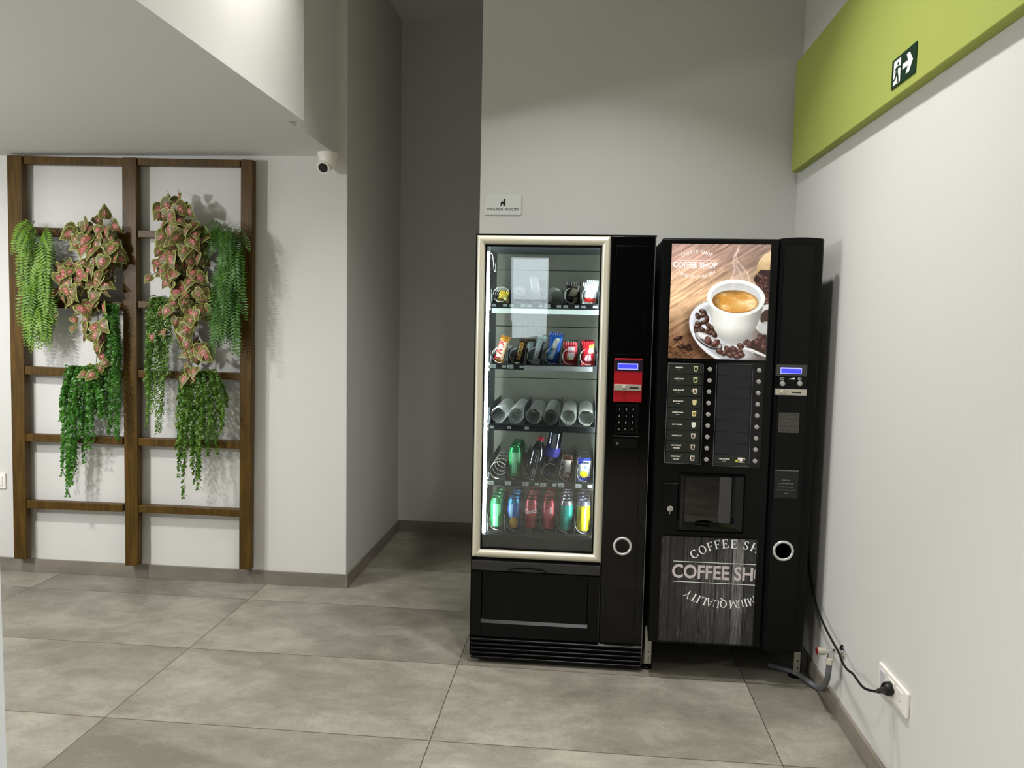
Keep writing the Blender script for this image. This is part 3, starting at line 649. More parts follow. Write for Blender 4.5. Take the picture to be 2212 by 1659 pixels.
# lower body: delivery flap, grille
box('strip', CHARC, SX0+.004, .094, YF-.006, YF+.03, .408, .449, sm_, .002)
hd = MB(); n = 18
hd.add([(( -.21+.085*math.cos(PI*k/n)), YF-.0115, .409+.020*math.sin(PI*k/n)) for k in range(n+1)]+[((-.21+.070*math.cos(PI*k/n)), YF-.004, .409+.011*math.sin(PI*k/n)) for k in range(n+1)],
       [(k, k+1, n+2+k, n+1+k) for k in range(n)]+[tuple(range(n+1, 2*n+2))])
hd.build('pull_recess', BLACKG, sm_, smooth=True)
flx0, flx1 = SX0+.004, .094
lb = MB(); x0, z_t = -.405, .385; x1, z_b = .048, .178
lb.box(flx0, x0, YF-.002, YF+.03, .12, .404); lb.box(x1, flx1, YF-.002, YF+.03, .12, .404); lb.box(x0, x1, YF-.002, YF+.03, .12, z_b); lb.box(x0, x1, YF-.002, YF+.03, z_t+.012, .404)
lb.build('lower_panel', BLACKS, sm_, bevel=.002)
box('delivery_flap', BLACKS, x0+.002, x1-.002, YF+.010, YF+.02, z_b, z_t+.01, sm_, .002)
MB().add([(x0, YF-.002, z_b), (x1, YF-.002, z_b), (x1, YF+.011, z_b+.012), (x0, YF+.011, z_b+.012)], [(0, 1, 2, 3)]).build('flap_sill', mat('sill_black', '#141414', .4, spec=.3), sm_)
gr = MB(); gr.box(SX0+.004, SX1-.006, YF+.010, YF+.03, .02, .118)
for k in range(5):
    z = .022+k*.0195; gr.add([(SX0+.006, YF+.012, z+.016), (SX1-.008, YF+.012, z+.016), (SX1-.008, YF-.003, z+.006), (SX0+.006, YF-.003, z+.006), (SX0+.006, YF-.003, z), (SX1-.008, YF-.003, z)], [(0, 1, 2, 3), (3, 2, 5, 4)])
gr.build('grille', BLACKS, sm_)
box('seam', CHARC, WXP-.004, WXP-.002, YF-.001, YF+.01, .13, .46, sm_)
# control column
cz0 = .118
cc = MB(); cc.box(WXP+.002, SX1-.006, YF+.004, YF+.03, cz0, SZ1-.004); cc.build('control_column', BLACKG, sm_, bevel=.003)
cpn = MB(); cpn.box(.122, .243, YF-.003, YF+.005, 1.335, 1.775); cpn.box(.122, .243, YF-.003, YF+.005, .14, .955); cpn.build('gloss_insert', BLACKG, sm_, bevel=.002)
box('column_edge', mat('edge_trim', '#8f8f8d', .3, metal=.8), SX1-.006, SX1-.004, YF-.001, YF+.02, .03, SZ1-.004, sm_)
RED = mat('red_panel', '#a30e1a', .35)
y_ = YF-.004
x0, x1, z0, z1 = RC(1327.5, 773.5, 1385.5, 869.5, YF)
pp = MB().box(x0, x1, y_, YF+.004, z0, z1).build('payment_panel', RED, sm_, bevel=.002)
a0, a1, b0, b1 = RC(1329.5, 777.5, 1386, 802.5, y_); box('display_bezel', mat('bezel_dark', '#23202c', .2), x0+.002, x1-.001, y_-.002, y_, b0, b1, pp)
a0, a1, b0, b1 = RC(1334.8, 784.4, 1378, 798.8, y_)
lcd = box('screen', mat('lcd_edge', '#8f90ff', .3, emis='#9a9cff', estr=1.1), a0, a1, y_-.003, y_-.0015, b0, b1, pp)
box('screen_text_area', mat('lcd_blue', '#2a30ff', .3, emis='#3a3eff', estr=1.3), a0+.003, a1-.003, y_-.0035, y_-.003, b0+.004, b1-.004, pp)
a0, a1, b0, b1 = RC(1327, 829.5, 1384.5, 844.5, y_); cbar = box('coin_plate', SATIN, a0-.001, a1+.001, y_-.005, y_, b0, b1, sm_, .0015)
k1, k2 = PX(1347.8, 837, y_); MB().lathe([(.0085, 0), (.0085, -.006), (.006, -.009), (.0001, -.009)], (k1, y_-.005, k2), 'y', 20).build('knob', SATIN, cbar, smooth=True)
a0, a1, b0, b1 = RC(1359.6, 836, 1379, 839.5, y_); box('coin_slot', INK, a0, a1, y_-.0056, y_-.005, b0, b1, cbar)
kp = box('keypad', BLACKS, .140, .232, YF, YF+.004, 1.010, 1.136, sm_, .001)
GREYK = mat('key_print', '#8f8f8c', .5)
for r_, row in enumerate(('123', '456', '789', '0EC')):
    for c_, ch in enumerate(row):
        kx, kz = PX(1338.4+c_*14.7-r_*.7, 884+r_*14.35, YF)
        m_ = MB(); m_.box(kx-.010, kx+.010, YF-.002, YF, kz-.010, kz+.010); put_text(m_, ch, (kx, YF-.0026, kz-.0045), XF, ZF, .0095, bold=.015, mi=1); m_.build('key', [BLACKG, GREYK], kp)
a0, a1, b0, b1 = RC(1322.5, 940.5, 1380, 944, YF); box('coin_return_lip', CHARC, a0, a1, YF-.006, YF+.004, b0, b1, sm_, .001)
a0, a1, b0, b1 = RC(1323, 946, 1377, 971, YF); cr_ = MB(); cr_.box(a0, a1, YF-.001, YF+.004, b0, b1); cro = cr_.build('coin_return', BLACKM, sm_, bevel=.002)
k1, k2 = PX(1333.7, 957, YF); MB().lathe([(.0062, 0), (.0062, -.006), (.0052, -.008), (.0001, -.008)], (k1, YF-.001, k2), 'y', 20).build('lock', CHROME, cro, smooth=True)
k1, k2 = PX(1344.5, 1179.5, YF)
def ringm(r0, r1, c, y, n=40):
    prof_ = [(r1+(r0-r1)*.5+(r1-r0)*.5*math.cos(t), -(r1-r0)*.45*max(0, math.sin(t))) for t in [PI*k/8 for k in range(9)]]
    return MB().lathe(prof_, (c[0], y, c[1]), 'y', n)
SR = mat('silver_ring', '#d9d9d6', .3, metal=.5)
ringm(.0285, .0395, (k1, k2), YF-.003).build('ring', SR, sm_, smooth=True)
MB().lathe([(.0285, -.002), (.0001, -.001)], (k1, YF-.003, k2), 'y', 32).build('lock_cover', BLACKG, sm_, smooth=True)
for x in (SX0+.04, SX1-.05):
    for y in (YF+.06, yb1-.05): MB().lathe([(.02, 0), (.02, .008), (.008, .012), (.008, .034)], (x, y, 0), n=16).build('foot', BLACKM, sm_)

# ------------------------------------------------------------------ goods in the snack machine
def place(root, loc, tilt=0, lean=0, yaw=0):
    root.location = loc; root.rotation_euler = (lean, tilt, yaw); ORG[root.name] = (0, 0, 0)
_MC = {}
def cm(c, rough=.32, **k):
    kk = (c, rough, tuple(k.items()))
    if kk not in _MC: _MC[kk] = mat('foil_'+c.strip('#')+str(int(rough*100)), c, rough, **k)
    return _MC[kk]
def bag(name, label, cat, col_, w, h, th, prints=(), texts=(), crimp=.012, col2=None, crimpcol=None, group=None, wav=.0):
    """a sealed pouch standing on its end, origin at the bottom centre; front faces -y"""
    mb = MB(); nx, nz = 12, 22
    def fy(s, t, sg):
        k = (max(0, 1-abs(2*s-1)**2.6))**.6*(max(0, 1-abs(2*t-1)**4))**.7
        return sg*(th/2*k+.0006)+.0012*math.sin(9*s+14*t)*k*wav
    mats = [cm(col_), cm(col2 or col_), cm(crimpcol or col_, .4)]
    for sg in (-1, 1):
        vs = []; fs = []
        for j in range(nz+1):
            t = j/nz; ww = w*(1-.05*math.sin(PI*t))
            for i in range(nx+1): vs.append(((i/nx-.5)*ww, fy(i/nx, t, sg), crimp+t*(h-2*crimp)))
        for j in range(nz):
            for i in range(nx):
                a = j*(nx+1)+i; f_ = (a, a+1, a+nx+2, a+nx+1); fs.append(f_ if sg < 0 else f_[::-1])
        o = len(mb.v); mb.v += vs
        for q, f_ in enumerate(fs): mb.f.append(tuple(i+o for i in f_)); mb.m.append(1 if (col2 and (q//nx)/nz < .45) else 0)
    for z0, z1, sgn in ((0, crimp, 1), (h-crimp, h, -1)):   # crimped ends with a saw edge
        n = 12
        for i in range(n):
            x0, x1 = (i/n-.5)*w*1.02, ((i+1)/n-.5)*w*1.02; ze, zi = (z0, z1) if sgn > 0 else (z1, z0); d = .002 if sgn > 0 else -.002
            yy = .0015 if i % 2 else -.0015
            mb.add([(x0, yy, zi), (x1, -yy, zi), (x1, -yy, ze), ((x0+x1)/2, 0, ze-d), (x0, yy, ze)], [(0, 1, 2, 3, 4)], 2)
    root = mb.build(name, mats, None, local=True, smooth=True); tag(root, label, cat, group); ORG[root.name] = (0, 0, 0)
    def fr(x, z): s = x/w+.5; t = (z-crimp)/(h-2*crimp); return (x, fy(min(max(s, .02), .98), min(max(t, .02), .98), -1)-.0007, z)
    def dense(pts, n=6):
        out = []
        for i in range(len(pts)):
            a, b = pts[i], pts[(i+1) % len(pts)]
            out += [(a[0]+(b[0]-a[0])*k/n, a[1]+(b[1]-a[1])*k/n) for k in range(n)]
        return out
    for k, (pname, c, pts) in enumerate(prints):
        m2 = MB(); pts = [(a*w, b*h) for a, b in pts]; d = dense(pts); cx = sum(p[0] for p in d)/len(d); cz = sum(p[1] for p in d)/len(d); n = len(d)
        vs = []; fs = []
        for ri in range(1, 5): vs += [Vector(fr(cx+(p[0]-cx)*ri/4, cz+(p[1]-cz)*ri/4))+Vector((0, -.0003*k, 0)) for p in d]
        vs = [Vector(fr(cx, cz))+Vector((0, -.0003*k, 0))]+vs
        for i in range(n):
            j = (i+1) % n; fs.append((0, 1+i, 1+j))
            for ri in range(3): fs.append((1+ri*n+i, 1+(ri+1)*n+i, 1+(ri+1)*n+j, 1+ri*n+j))
        m2.add(vs, fs); m2.build(pname, cm(c, .35), root, local=True)
    for s, c, cx, cz, hh, rot, mw in texts:
        m2 = MB(); vs, fs, tw = textmesh(s, .03); k = hh*w/CAP; kx = k
        if tw*kx > mw*w: kx = mw*w/tw
        ca, sa = math.cos(rot), math.sin(rot)
        m2.add([Vector(fr(cx*w+a*kx*ca-b*k*sa, cz*h+a*kx*sa+b*k*ca))+Vector((0, -.0014, 0)) for a, b in vs], fs); m2.build('lettering', cm(c, .4), root, local=True)
    return root
def ellp(cx, cz, rx, rz, n=14): return [(cx+rx*math.cos(2*PI*k/n), cz+rz*math.sin(2*PI*k/n)) for k in range(n)]
FL = {t: TZ[t]-CR-.0045 for t in TZ}
def at(root, t, i, dx=0, dy=.012, tilt=0, lean=-.12, dz=.001, yaw=0): place(root, (COLX[i]+dx, YS+.025+dy, FL[t]+dz), tilt, lean, yaw)
V90 = PI/2
# row one
at(bag('snack_pouch', 'small yellow gold snack pouch in the leftmost coil of the top tray', 'snack', '#b59b2e', .046, .052, .02, [('printed_patch', '#6d5312', [(-.3, .1), (.3, .15), (.1, .35), (-.35, .3)]), ('printed_patch', '#e9e6a8', ellp(.2, .35, .2, .15))], wav=1), 1, 0, .006, tilt=.2)
at(bag('snack_pouch', 'small pale pink and white sachet in the second coil of the top tray', 'snack', '#c7bfc4', .048, .055, .02, [('printed_patch', '#b78f9b', [(-.25, .2), (.3, .2), (.3, .55), (-.25, .6)])], [('KIT', '#ece6e6', .12, .3, .16, 0, .3)]), 1, 1, tilt=.06)
at(bag('chocolate_bar', 'tall silver white chocolate bar tilted in the third coil of the top tray', 'snack', '#d3cfd3', .038, .115, .016, [('printed_patch', '#b5b0b6', ellp(0, .82, .25, .06)), ('printed_patch', '#efeaea', ellp(0, .82, .14, .035))]), 1, 2, .006, tilt=-.16)
at(bag('chocolate_bar', 'dark brown chocolate bar half hidden behind the silver bar on the top tray', 'snack', '#2a1614', .05, .105, .018, [('printed_patch', '#8a8784', ellp(-.2, .2, .14, .12))]), 1, 2, .010, dy=.06, tilt=.02)
mc = MB(); mc.box(-.011, .011, -.01, .01, 0, .024); r_ = mc.build('mint_box', cm('#d9d6d4', .4), local=True, bevel=.004); tag(r_, 'tiny white box lying in the fourth coil of the top tray', 'box'); at(r_, 1, 3, -.018, dz=.008, lean=0)
at(bag('snack_pouch', 'dark brown pouch with a beige picture in the fifth coil of the top tray', 'snack', '#211b15', .060, .093, .022, [('printed_patch', '#8d846c', [(-.35, .35), (.2, .38), (.35, .6), (.0, .75), (-.2, .6)]), ('printed_patch', '#b6a789', [(-.05, .1), (.3, .12), (.35, .3), (.1, .3)]), ('printed_patch', '#4a4276', [(-.46, .12), (-.25, .1), (-.35, .35)]), ('printed_patch', '#5a5140', ellp(.1, .85, .3, .08))]), 1, 4, .006)
at(bag('snack_pouch', 'white pouch with a bright red base in the rightmost coil of the top tray', 'snack', '#eceaf0', .056, .092, .026, [('printed_patch', '#dc3a36', [(-.42, .10), (.42, .10), (.46, .3), (.2, .22), (0, .32), (-.25, .24), (-.46, .34)]), ('printed_patch', '#bfc4d2', ellp(.1, .6, .16, .15))], wav=1), 1, 5, .0)
hd_ = bag('snack_pouch', 'white folded pouch top behind the white and red pouch on the top tray', 'snack', '#dfe8e4', .05, .105, .014); at(hd_, 1, 5, .008, dy=.05, tilt=.05)
# row two
at(bag('chocolate_bar', 'gold bar reading TWIX leaning right in the leftmost coil of the second tray', 'snack', '#c58a2c', .040, .120, .018, [('printed_patch', '#f0c9a8', [(-.42, .14), (.40, .14), (.42, .80), (-.42, .80)])], [('TWIX', '#b3202c', .08, .47, .62, V90, 9)], crimpcol='#a46a1c'), 2, 0, -.008, tilt=.26)
at(bag('chocolate_bar', 'dark brown bar with gold lettering in the second coil of the second tray', 'snack', '#231708', .040, .110, .016, [], [('SNICKERS', '#d9a050', .1, .48, .42, V90, 1.95)], crimpcol='#3a240c'), 2, 1, .004, tilt=.22)
at(bag('chocolate_bar', 'silver white bar with white and black lettering in the third coil of the second tray', 'snack', '#c9d6d6', .036, .125, .016, [('printed_patch', '#2b3438', [(.08, .2), (.45, .2), (.45, .8), (.2, .8)])], [('BOUNTY', '#f4faf8', .12, .5, .45, V90, 2.4)], crimpcol='#dff0ec'), 2, 2, .002, tilt=.24)
at(bag('chocolate_bar', 'grey foil bar standing behind the silver white bar on the second tray', 'snack', '#8f9a98', .034, .105, .014, crimpcol='#3c4a3c'), 2, 2, -.018, dy=.06, tilt=-.03)
at(bag('biscuit_pack', 'bright blue biscuit pack reading OREO leaning right in the second tray', 'snack', '#1566cf', .052, .138, .024, [('printed_patch', '#3aa6e6', [(-.42, .2), (.05, .2), (.2, .75), (-.2, .75)]), ('printed_patch', '#efe9dc', [(-.3, .5), (.15, .5), (.3, .82), (-.05, .82)]), ('printed_patch', '#27403c', ellp(-.02, .46, .28, .045)), ('printed_patch', '#e8f4fb', ellp(-.22, .2, .17, .065)), ('printed_patch', '#2d5f9c', ellp(-.22, .2, .06, .025))], [('OREO', '#e6f2fb', .1, .34, .3, V90*.9, 2)], crimpcol='#2a4fa0', wav=1), 2, 3, -.004, tilt=.17)
at(bag('biscuit_pack', 'blue biscuit pack standing behind the front blue pack on the second tray', 'snack', '#1d4fb5', .05, .135, .02, crimpcol='#2a4fa0'), 2, 3, -.0, dy=.05, tilt=.05)
at(bag('biscuit_pack', 'red pack with white oval reading KitKat in the fifth coil of the second tray', 'snack', '#d8333b', .060, .098, .022, [('printed_patch', '#f5dfe2', [(-.22, .34), (.34, .34), (.3, .78), (-.15, .78)]), ('printed_patch', '#f4f0ea', ellp(.08, .28, .2, .09)), ('printed_patch', '#f1c34b', ellp(-.12, .27, .1, .06))], [('KitKat', '#c01f2c', .06, .52, .17, .1, .52)], crimpcol='#e2474c'), 2, 4, .0)
at(bag('biscuit_pack', 'dark pack with a green top label behind the red KitKat pack', 'snack', '#1c1713', .058, .105, .014, [('printed_patch', '#1f8a5e', [(-.3, .9), (.4, .9), (.4, .96), (-.3, .96)])]), 2, 4, .0, dy=.05)
at(bag('biscuit_pack', 'red pack with pink swirls and yellow tag, rightmost in the second tray', 'snack', '#d02a36', .052, .100, .024, [('printed_patch', '#f3c24a', [(.08, .72), (.48, .76), (.48, .9), (.1, .86)]), ('printed_patch', '#f6e2bf', [(.0, .5), (.42, .5), (.46, .74), (.1, .72)]), ('printed_patch', '#f2b9c0', [(-.28, .2), (-.05, .16), (.05, .46), (-.15, .42)]), ('printed_patch', '#f6d5d8', [(.05, .16), (.3, .2), (.2, .44), (.08, .44)])], wav=1), 2, 5, .0)
at(bag('biscuit_pack', 'dark red pack standing behind the red pack with the yellow tag', 'snack', '#7c1222', .052, .106, .016), 2, 5, -.004, dy=.05)
# drinks
def can_obj(label, body, top='#b9bcc0', low=None, bottomcol='#c9ccd0', group='cans on the drink trays', text=None, h=.140, r=.0285, wave=None, patch=None):
    pr = [(.0001, .004), (.020, .002), (.0225, 0), (r-.003, .006), (r, .014), (r, .014+(h-.034)*.42), (r, h-.020), (r-.0045, h-.006), (r-.0052, h-.002), (r-.004, h), (r-.0065, h), (r-.0075, h-.004), (.0001, h-.004)]
    mis = [1, 1, 1, 1, 2, 0, 3, 3, 3, 3, 3, 3]
    if low is None: low = body
    root = MB().lathe(pr, n=28, mis=mis).build('drink_can', [cm(body, .25, metal=.08), cm(bottomcol, .25, metal=.8), cm(low, .25, metal=.08), cm(top, .28, metal=.6)], None, local=True, smooth=True)
    tag(root, label, 'can', group); ORG[root.name] = (0, 0, 0)
    def wrap(x, z, o=.0004): a = x/r; return ((r+o)*math.sin(a), -(r+o)*math.cos(a), z)
    if patch:
        for c, pts in patch:
            m2 = MB(); d = []
            for i in range(len(pts)):
                a, b = pts[i], pts[(i+1) % len(pts)]; d += [(a[0]+(b[0]-a[0])*k/6, a[1]+(b[1]-a[1])*k/6) for k in range(6)]
            cx = sum(p[0] for p in d)/len(d); cz = sum(p[1] for p in d)/len(d); n = len(d); vs = [wrap(cx, cz)]; fs = []
            for ri in (1, 2, 3): vs += [wrap(cx+(p[0]-cx)*ri/3, cz+(p[1]-cz)*ri/3) for p in d]
            for i in range(n):
                j = (i+1) % n; fs.append((0, 1+i, 1+j)); fs += [(1+q*n+i, 1+(q+1)*n+i, 1+(q+1)*n+j, 1+q*n+j) for q in (0, 1)]
            m2.add(vs, fs); m2.build('printed_patch', cm(c, .3), root, local=True)
    if text:
        s, c, hh, rot, cz = text; vs, fs, tw = textmesh(s, .02); k = hh/CAP; ca, sa = math.cos(rot), math.sin(rot)
        m2 = MB(); m2.add([wrap((a*ca-b*sa)*k, cz+(a*sa+b*ca)*k, .0009) for a, b in vs], fs); m2.build('lettering', cm(c, .4), root, local=True)
    tabm = MB(); tabm.box(-.006, .006, -.012, .008, h-.0035, h-.0022); tabm.build('ring_pull', cm('#9da1a6', .3, metal=.7), root, local=True)
    return root
def queue(root, t, i, n, names, dx=0, step=.064, r=None):
    root.location = (COLX[i]+dx, YS+.035, FL[t]+.001)
    for k in range(1, n):
        c = copy_tree(root); c.location = (COLX[i]+dx, YS+.035+step*k, FL[t]+.001); c['label'] = names
        c['group'] = names
c = can_obj('green aluminium can in the second coil of the fourth tray', '#1e9a4e', bottomcol='#4b4a4a', top='#2b8a4f', patch=[('#8fe0a8', [(-.012, .03), (.010, .03), (.010, .075), (.026, .10), (.026, .118), (-.012, .118)])])
queue(c, 4, 1, 4, 'green can queued behind the front green can on the fourth tray')
c = can_obj('light green can at the left end of the bottom tray', '#2f9a52', top='#3c8f55', bottomcol='#5a5c5c', patch=[('#7fdc9c', [(-.014, .018), (.008, .018), (.008, .06), (.020, .08), (.020, .116), (-.014, .116)]), ('#d8f0d8', [(-.016, .052), (.006, .050), (.004, .056), (-.014, .058)])])
queue(c, 5, 0, 4, 'green can queued behind the light green can on the bottom tray')
c = can_obj('blue can with an orange globe in the second coil of the bottom tray', '#2a62c0', low='#3a5a90', bottomcol='#4a4c4e', top='#3f8ec2', patch=[('#9cc8ea', [(-.020, .06), (-.006, .05), (-.002, .118), (-.022, .118)]), ('#e0a232', [(.022*math.cos(q*PI/8), .036+.024*math.sin(q*PI/8)) for q in range(16)]), ('#f2cf6a', [(-.004+.010*math.cos(q*PI/6), .042+.010*math.sin(q*PI/6)) for q in range(12)])])
queue(c, 5, 1, 4, 'blue can queued behind the front blue can on the bottom tray')
c = can_obj('red can reading Coca in the third coil of the bottom tray', '#c23a44', bottomcol='#6a6c6e', top='#b54a54', text=('Coca', '#f6e9ee', .022, .12, .080), patch=[('#f3b9bb', [(-.010, .014), (.014, .014), (.014, .016), (-.010, .016)]), ('#e98f92', [(.011, .014), (.014, .014), (.014, .06), (.011, .06)])])
queue(c, 5, 2, 5, 'red can queued behind the front red Coca can on the bottom tray')
c = can_obj('red can with pink patches in the fourth coil of the bottom tray', '#c42a3c', bottomcol='#6f7370', top='#a8343f', patch=[('#e45a62', [(-.012, .018), (.006, .018), (.006, .10), (-.012, .10)]), ('#f0b9c0', [(.006, .07), (.018, .09), (.016, .112), (.006, .112)]), ('#3d2a22', [(.0, .062), (.006, .062), (.008, .082), (.002, .084)])])  # lighter red and pink patches on the can body
queue(c, 5, 3, 5, 'red can queued behind the pink patched red can on the bottom tray')
c = can_obj('teal can in the fifth coil of the bottom tray', '#22b3a6', top='#b4b0b8', bottomcol='#8a8c8e', patch=[('#4fd6c8', [(-.010, .016), (.008, .016), (.008, .07), (-.010, .07)])])
queue(c, 5, 4, 4, 'teal can queued behind the front teal can on the bottom tray')
c = can_obj('yellow can at the right end of the bottom tray', '#f0dc14', top='#8f8ca6', bottomcol='#a9abad', patch=[('#b9a512', [(-.022, .06), (-.012, .055), (-.010, .10), (-.020, .108)]), ('#fff27a', [(.002, .02), (.010, .02), (.010, .11), (.002, .11)])])
queue(c, 5, 5, 4, 'yellow can queued behind the front yellow can on the bottom tray')
BOT = glass_mat('bottle_plastic', '#d3e2ea', .17, .08); BOT2 = glass_mat('bottle_plastic_blue', '#bccbe8', .17, .08)
def bottle(label, h, r, bm, capc, labelc=None, wat=None):
    pr = [(.0001, .002), (r*.8, 0), (r, .008), (r*.97, h*.18), (r, h*.22), (r*.96, h*.30), (r, h*.34), (r*.97, h*.5), (r, h*.6), (r*.86, h*.72), (r*.5, h*.84), (.012, h*.88), (.012, h*.92)]
    root = MB().lathe(pr, n=24).build('water_bottle', bm, None, local=True, smooth=True); tag(root, label, 'bottle'); ORG[root.name] = (0, 0, 0)
    MB().lathe([(.0001, .006), (r*.78, .005), (r*.92, .010), (r*.90, h*.5), (r*.9, h*.62), (.0001, h*.62)], n=20).build('water', glass_mat('water_tint', '#b3c8d4', .04), root, local=True, smooth=True)
    MB().lathe([(.0135, h*.90), (.0145, h*.91), (.0140, h), (.0001, h)], n=20).build('cap', cm(capc, .35), root, local=True, smooth=True)
    if labelc: MB().lathe([(r+.0006, h*.36), (r+.0006, h*.56)], n=24).build('label_band', cm(labelc, .4), root, local=True, smooth=True)
    return root
b_ = bottle('clear water bottle with a red cap in the third coil of the fourth tray', .185, .032, BOT, '#cf2f3c'); place(b_, (COLX[2]-.002, YS+.030, FL[4]+.004), .20, -.16)
b_ = bottle('clear water bottle standing upside down on its violet cap in the fourth tray', .205, .031, BOT2, '#7a6cc8', '#5a55c4')
place(b_, (COLX[3]+.022, YS+.065, FL[4]+.214), PI+.13, .0); b_.rotation_euler = (-.12, PI+.13, 0)
at(bag('drink_carton', 'white and brown chocolate milk pack in the fifth coil of the fourth tray', 'drink', '#e6d6cd', .040, .105, .03, [('printed_patch', '#5a2c22', [(-.5, .84), (.5, .80), (.5, .97), (-.5, .97)]), ('printed_patch', '#5a3a33', ellp(.05, .22, .3, .12)), ('printed_patch', '#e9d3cf', ellp(.05, .20, .2, .08)), ('printed_patch', '#4a2a1c', [(.3, .1), (.48, .1), (.48, .8), (.36, .8)])], crimpcol='#7c4a3c', col2='#ead9d6'), 4, 4, .002, dz=.002)
at(bag('drink_pouch', 'blue and white pouch with a yellow spot in the rightmost coil of the fourth tray', 'drink', '#eceff2', .054, .098, .03, [('printed_patch', '#2d3aa8', [(-.48, .08), (.48, .08), (.48, .2), (-.3, .22)]), ('printed_patch', '#f2d51f', ellp(-.02, .30, .3, .16)), ('printed_patch', '#2f37a0', [(-.48, .72), (-.15, .78), (-.1, .94), (-.48, .94)]), ('printed_patch', '#4c5560', ellp(.15, .8, .25, .06)), ('printed_patch', '#8a93a0', ellp(.1, .6, .12, .1))], crimpcol='#2f3a9a', wav=1), 4, 5, -.002)

for o in list(bpy.data.objects):
    if o.parent is None and o.get('category') in ('snack', 'drink') and not o.get('group'): o['group'] = 'snacks and drinks standing in the vending trays'
# ------------------------------------------------------------------ coffee machine
YM = 3.10
def pm(u, v, d=0.): return tuple(P(u, v, y=YM-d))
MX0, MX1 = PX(1425, 700, YM)[0], PX(1784, 520, YM)[0]; MX0 = max(MX0, SX1+.004)
MZ1 = P(1500, 514, y=YM).z; MZ0 = P(1500, 1394, y=YM).z
km = thing('coffee_machine', 'tall black coffee machine with a lit coffee cup poster and rows of round buttons', 'vending machine', ((MX0+MX1)/2, YM+.3, 0))
cab = MB(); cab.box(MX0+.002, MX1-.004, YM+.055, YM+.60, MZ0+.012, MZ1-.004); cab.build('cabinet', CAB, km, bevel=.004)
XS = P(1672, 800, y=YM).x      # split between the door face and the payment column
dr = MB(); dr.box(MX0, XS+.004, YM+.006, YM+.055, MZ0, MZ1); dr.build('door', BLACKS, km, bevel=.008)
# payment column: gently bowed front
pc_ = MB(); n = 16; xs_ = [XS+(MX1-XS)*k/n for k in range(n+1)]
def bow(k):
    t = k/n; return YM+.006-.020*math.sin(PI*min(1, t*1.0))**.55 if 0 < t < 1 else YM+.02
vs = [(x, bow(k), MZ0+.0) for k, x in enumerate(xs_)]+[(x, bow(k), MZ1+.001+.004*math.sin(PI*k/n)) for k, x in enumerate(xs_)]
vs += [(MX1, YM+.055, MZ0), (XS, YM+.055, MZ0), (MX1, YM+.055, MZ1), (XS, YM+.055, MZ1)]
fs = [(k, k+1, n+2+k, n+1+k) for k in range(n)]; a = 2*n+2
fs += [(n, a, a+2, 2*n+1), (0, n+1, a+3, a+1), tuple([*range(n+1, 2*n+2), a+2, a+3]), tuple([*range(n, -1, -1), a+1, a])]
pc_.add(vs, fs); col_o = pc_.build('payment_column', BLACKM, km)
YP = YM-.015                   # face of the bowed column
a0, a1 = P(1694, 530, y=YP).x, P(1759, 530, y=YP).x; box('column_panel', BLACKS, a0, a1, YP-.002, YP+.006, MZ0+.012, P(1720, 531, y=YP).z, col_o, .003)
EDGE = mat('edge_trim', '#8f8f8d')

# ---- printed picture of the coffee cup, painted into vertex colours
def vnoise(x, y, seed=0):
    r = np.random.default_rng(seed); g = r.random((256, 256)); xi = np.floor(x).astype(int); yi = np.floor(y).astype(int); fx = x-xi; fy = y-yi
    fx = fx*fx*(3-2*fx); fy = fy*fy*(3-2*fy); G = lambda i, j: g[i % 256, j % 256]
    return (G(xi, yi)*(1-fx)+G(xi+1, yi)*fx)*(1-fy)+(G(xi, yi+1)*(1-fx)+G(xi+1, yi+1)*fx)*fy
def hexc(c): c = c.lstrip('#'); return np.array([int(c[i:i+2], 16)/255 for i in (0, 2, 4)])
def over(img, m, c): 
    c = hexc(c) if isinstance(c, str) else c; img[:] = img*(1-m[..., None])+np.asarray(c)*m[..., None]
def sst(e0, e1, x): t = np.clip((x-e0)/(e1-e0), 0, 1); return t*t*(3-2*t)
def ellf(X, Y, cx, cy, a, b, deg=0):
    t = math.radians(deg); dx, dy = X-cx, Y-cy; return np.sqrt(((dx*math.cos(t)+dy*math.sin(t))/a)**2+((-dx*math.sin(t)+dy*math.cos(t))/b)**2)
def fill(f, soft=.02): return 1-sst(1-soft, 1+soft, f)
def polym(X, Y, pts):
    m = np.zeros(X.shape, bool); n = len(pts)
    for i in range(n):
        x0, y0 = pts[i]; x1, y1 = pts[(i+1) % n]
        if y0 == y1: continue
        c = ((y0 > Y) != (y1 > Y)) & (X < (x1-x0)*(Y-y0)/(y1-y0)+x0); m ^= c
    return m.astype(float)
def bean(img, X, Y, cx, cy, a, b, deg, c='#5a3428', hi='#a5786a'):
    f = ellf(X, Y, cx, cy, a, b, deg); m = fill(f, .07); sh = np.clip(1-ellf(X, Y, cx-a*.25, cy-b*.4, a*.9, b*.9, deg), 0, 1)
    base = hexc(c)*.8+(hexc(hi)-hexc(c))*sh[..., None]*.9; base = base*(1-.35*sst(.7, 1.0, f))[..., None]
    img[:] = img*(1-m[..., None])+base*m[..., None]
    t = math.radians(deg); dx, dy = X-cx, Y-cy; q = -dx*math.sin(t)+dy*math.cos(t); p = dx*math.cos(t)+dy*math.sin(t)
    g = np.exp(-((q+b*.18*np.sin(p/a*2.2))/(b*.13))**2)*m*(f < .92); over(img, g*.85, '#1d0d0a')
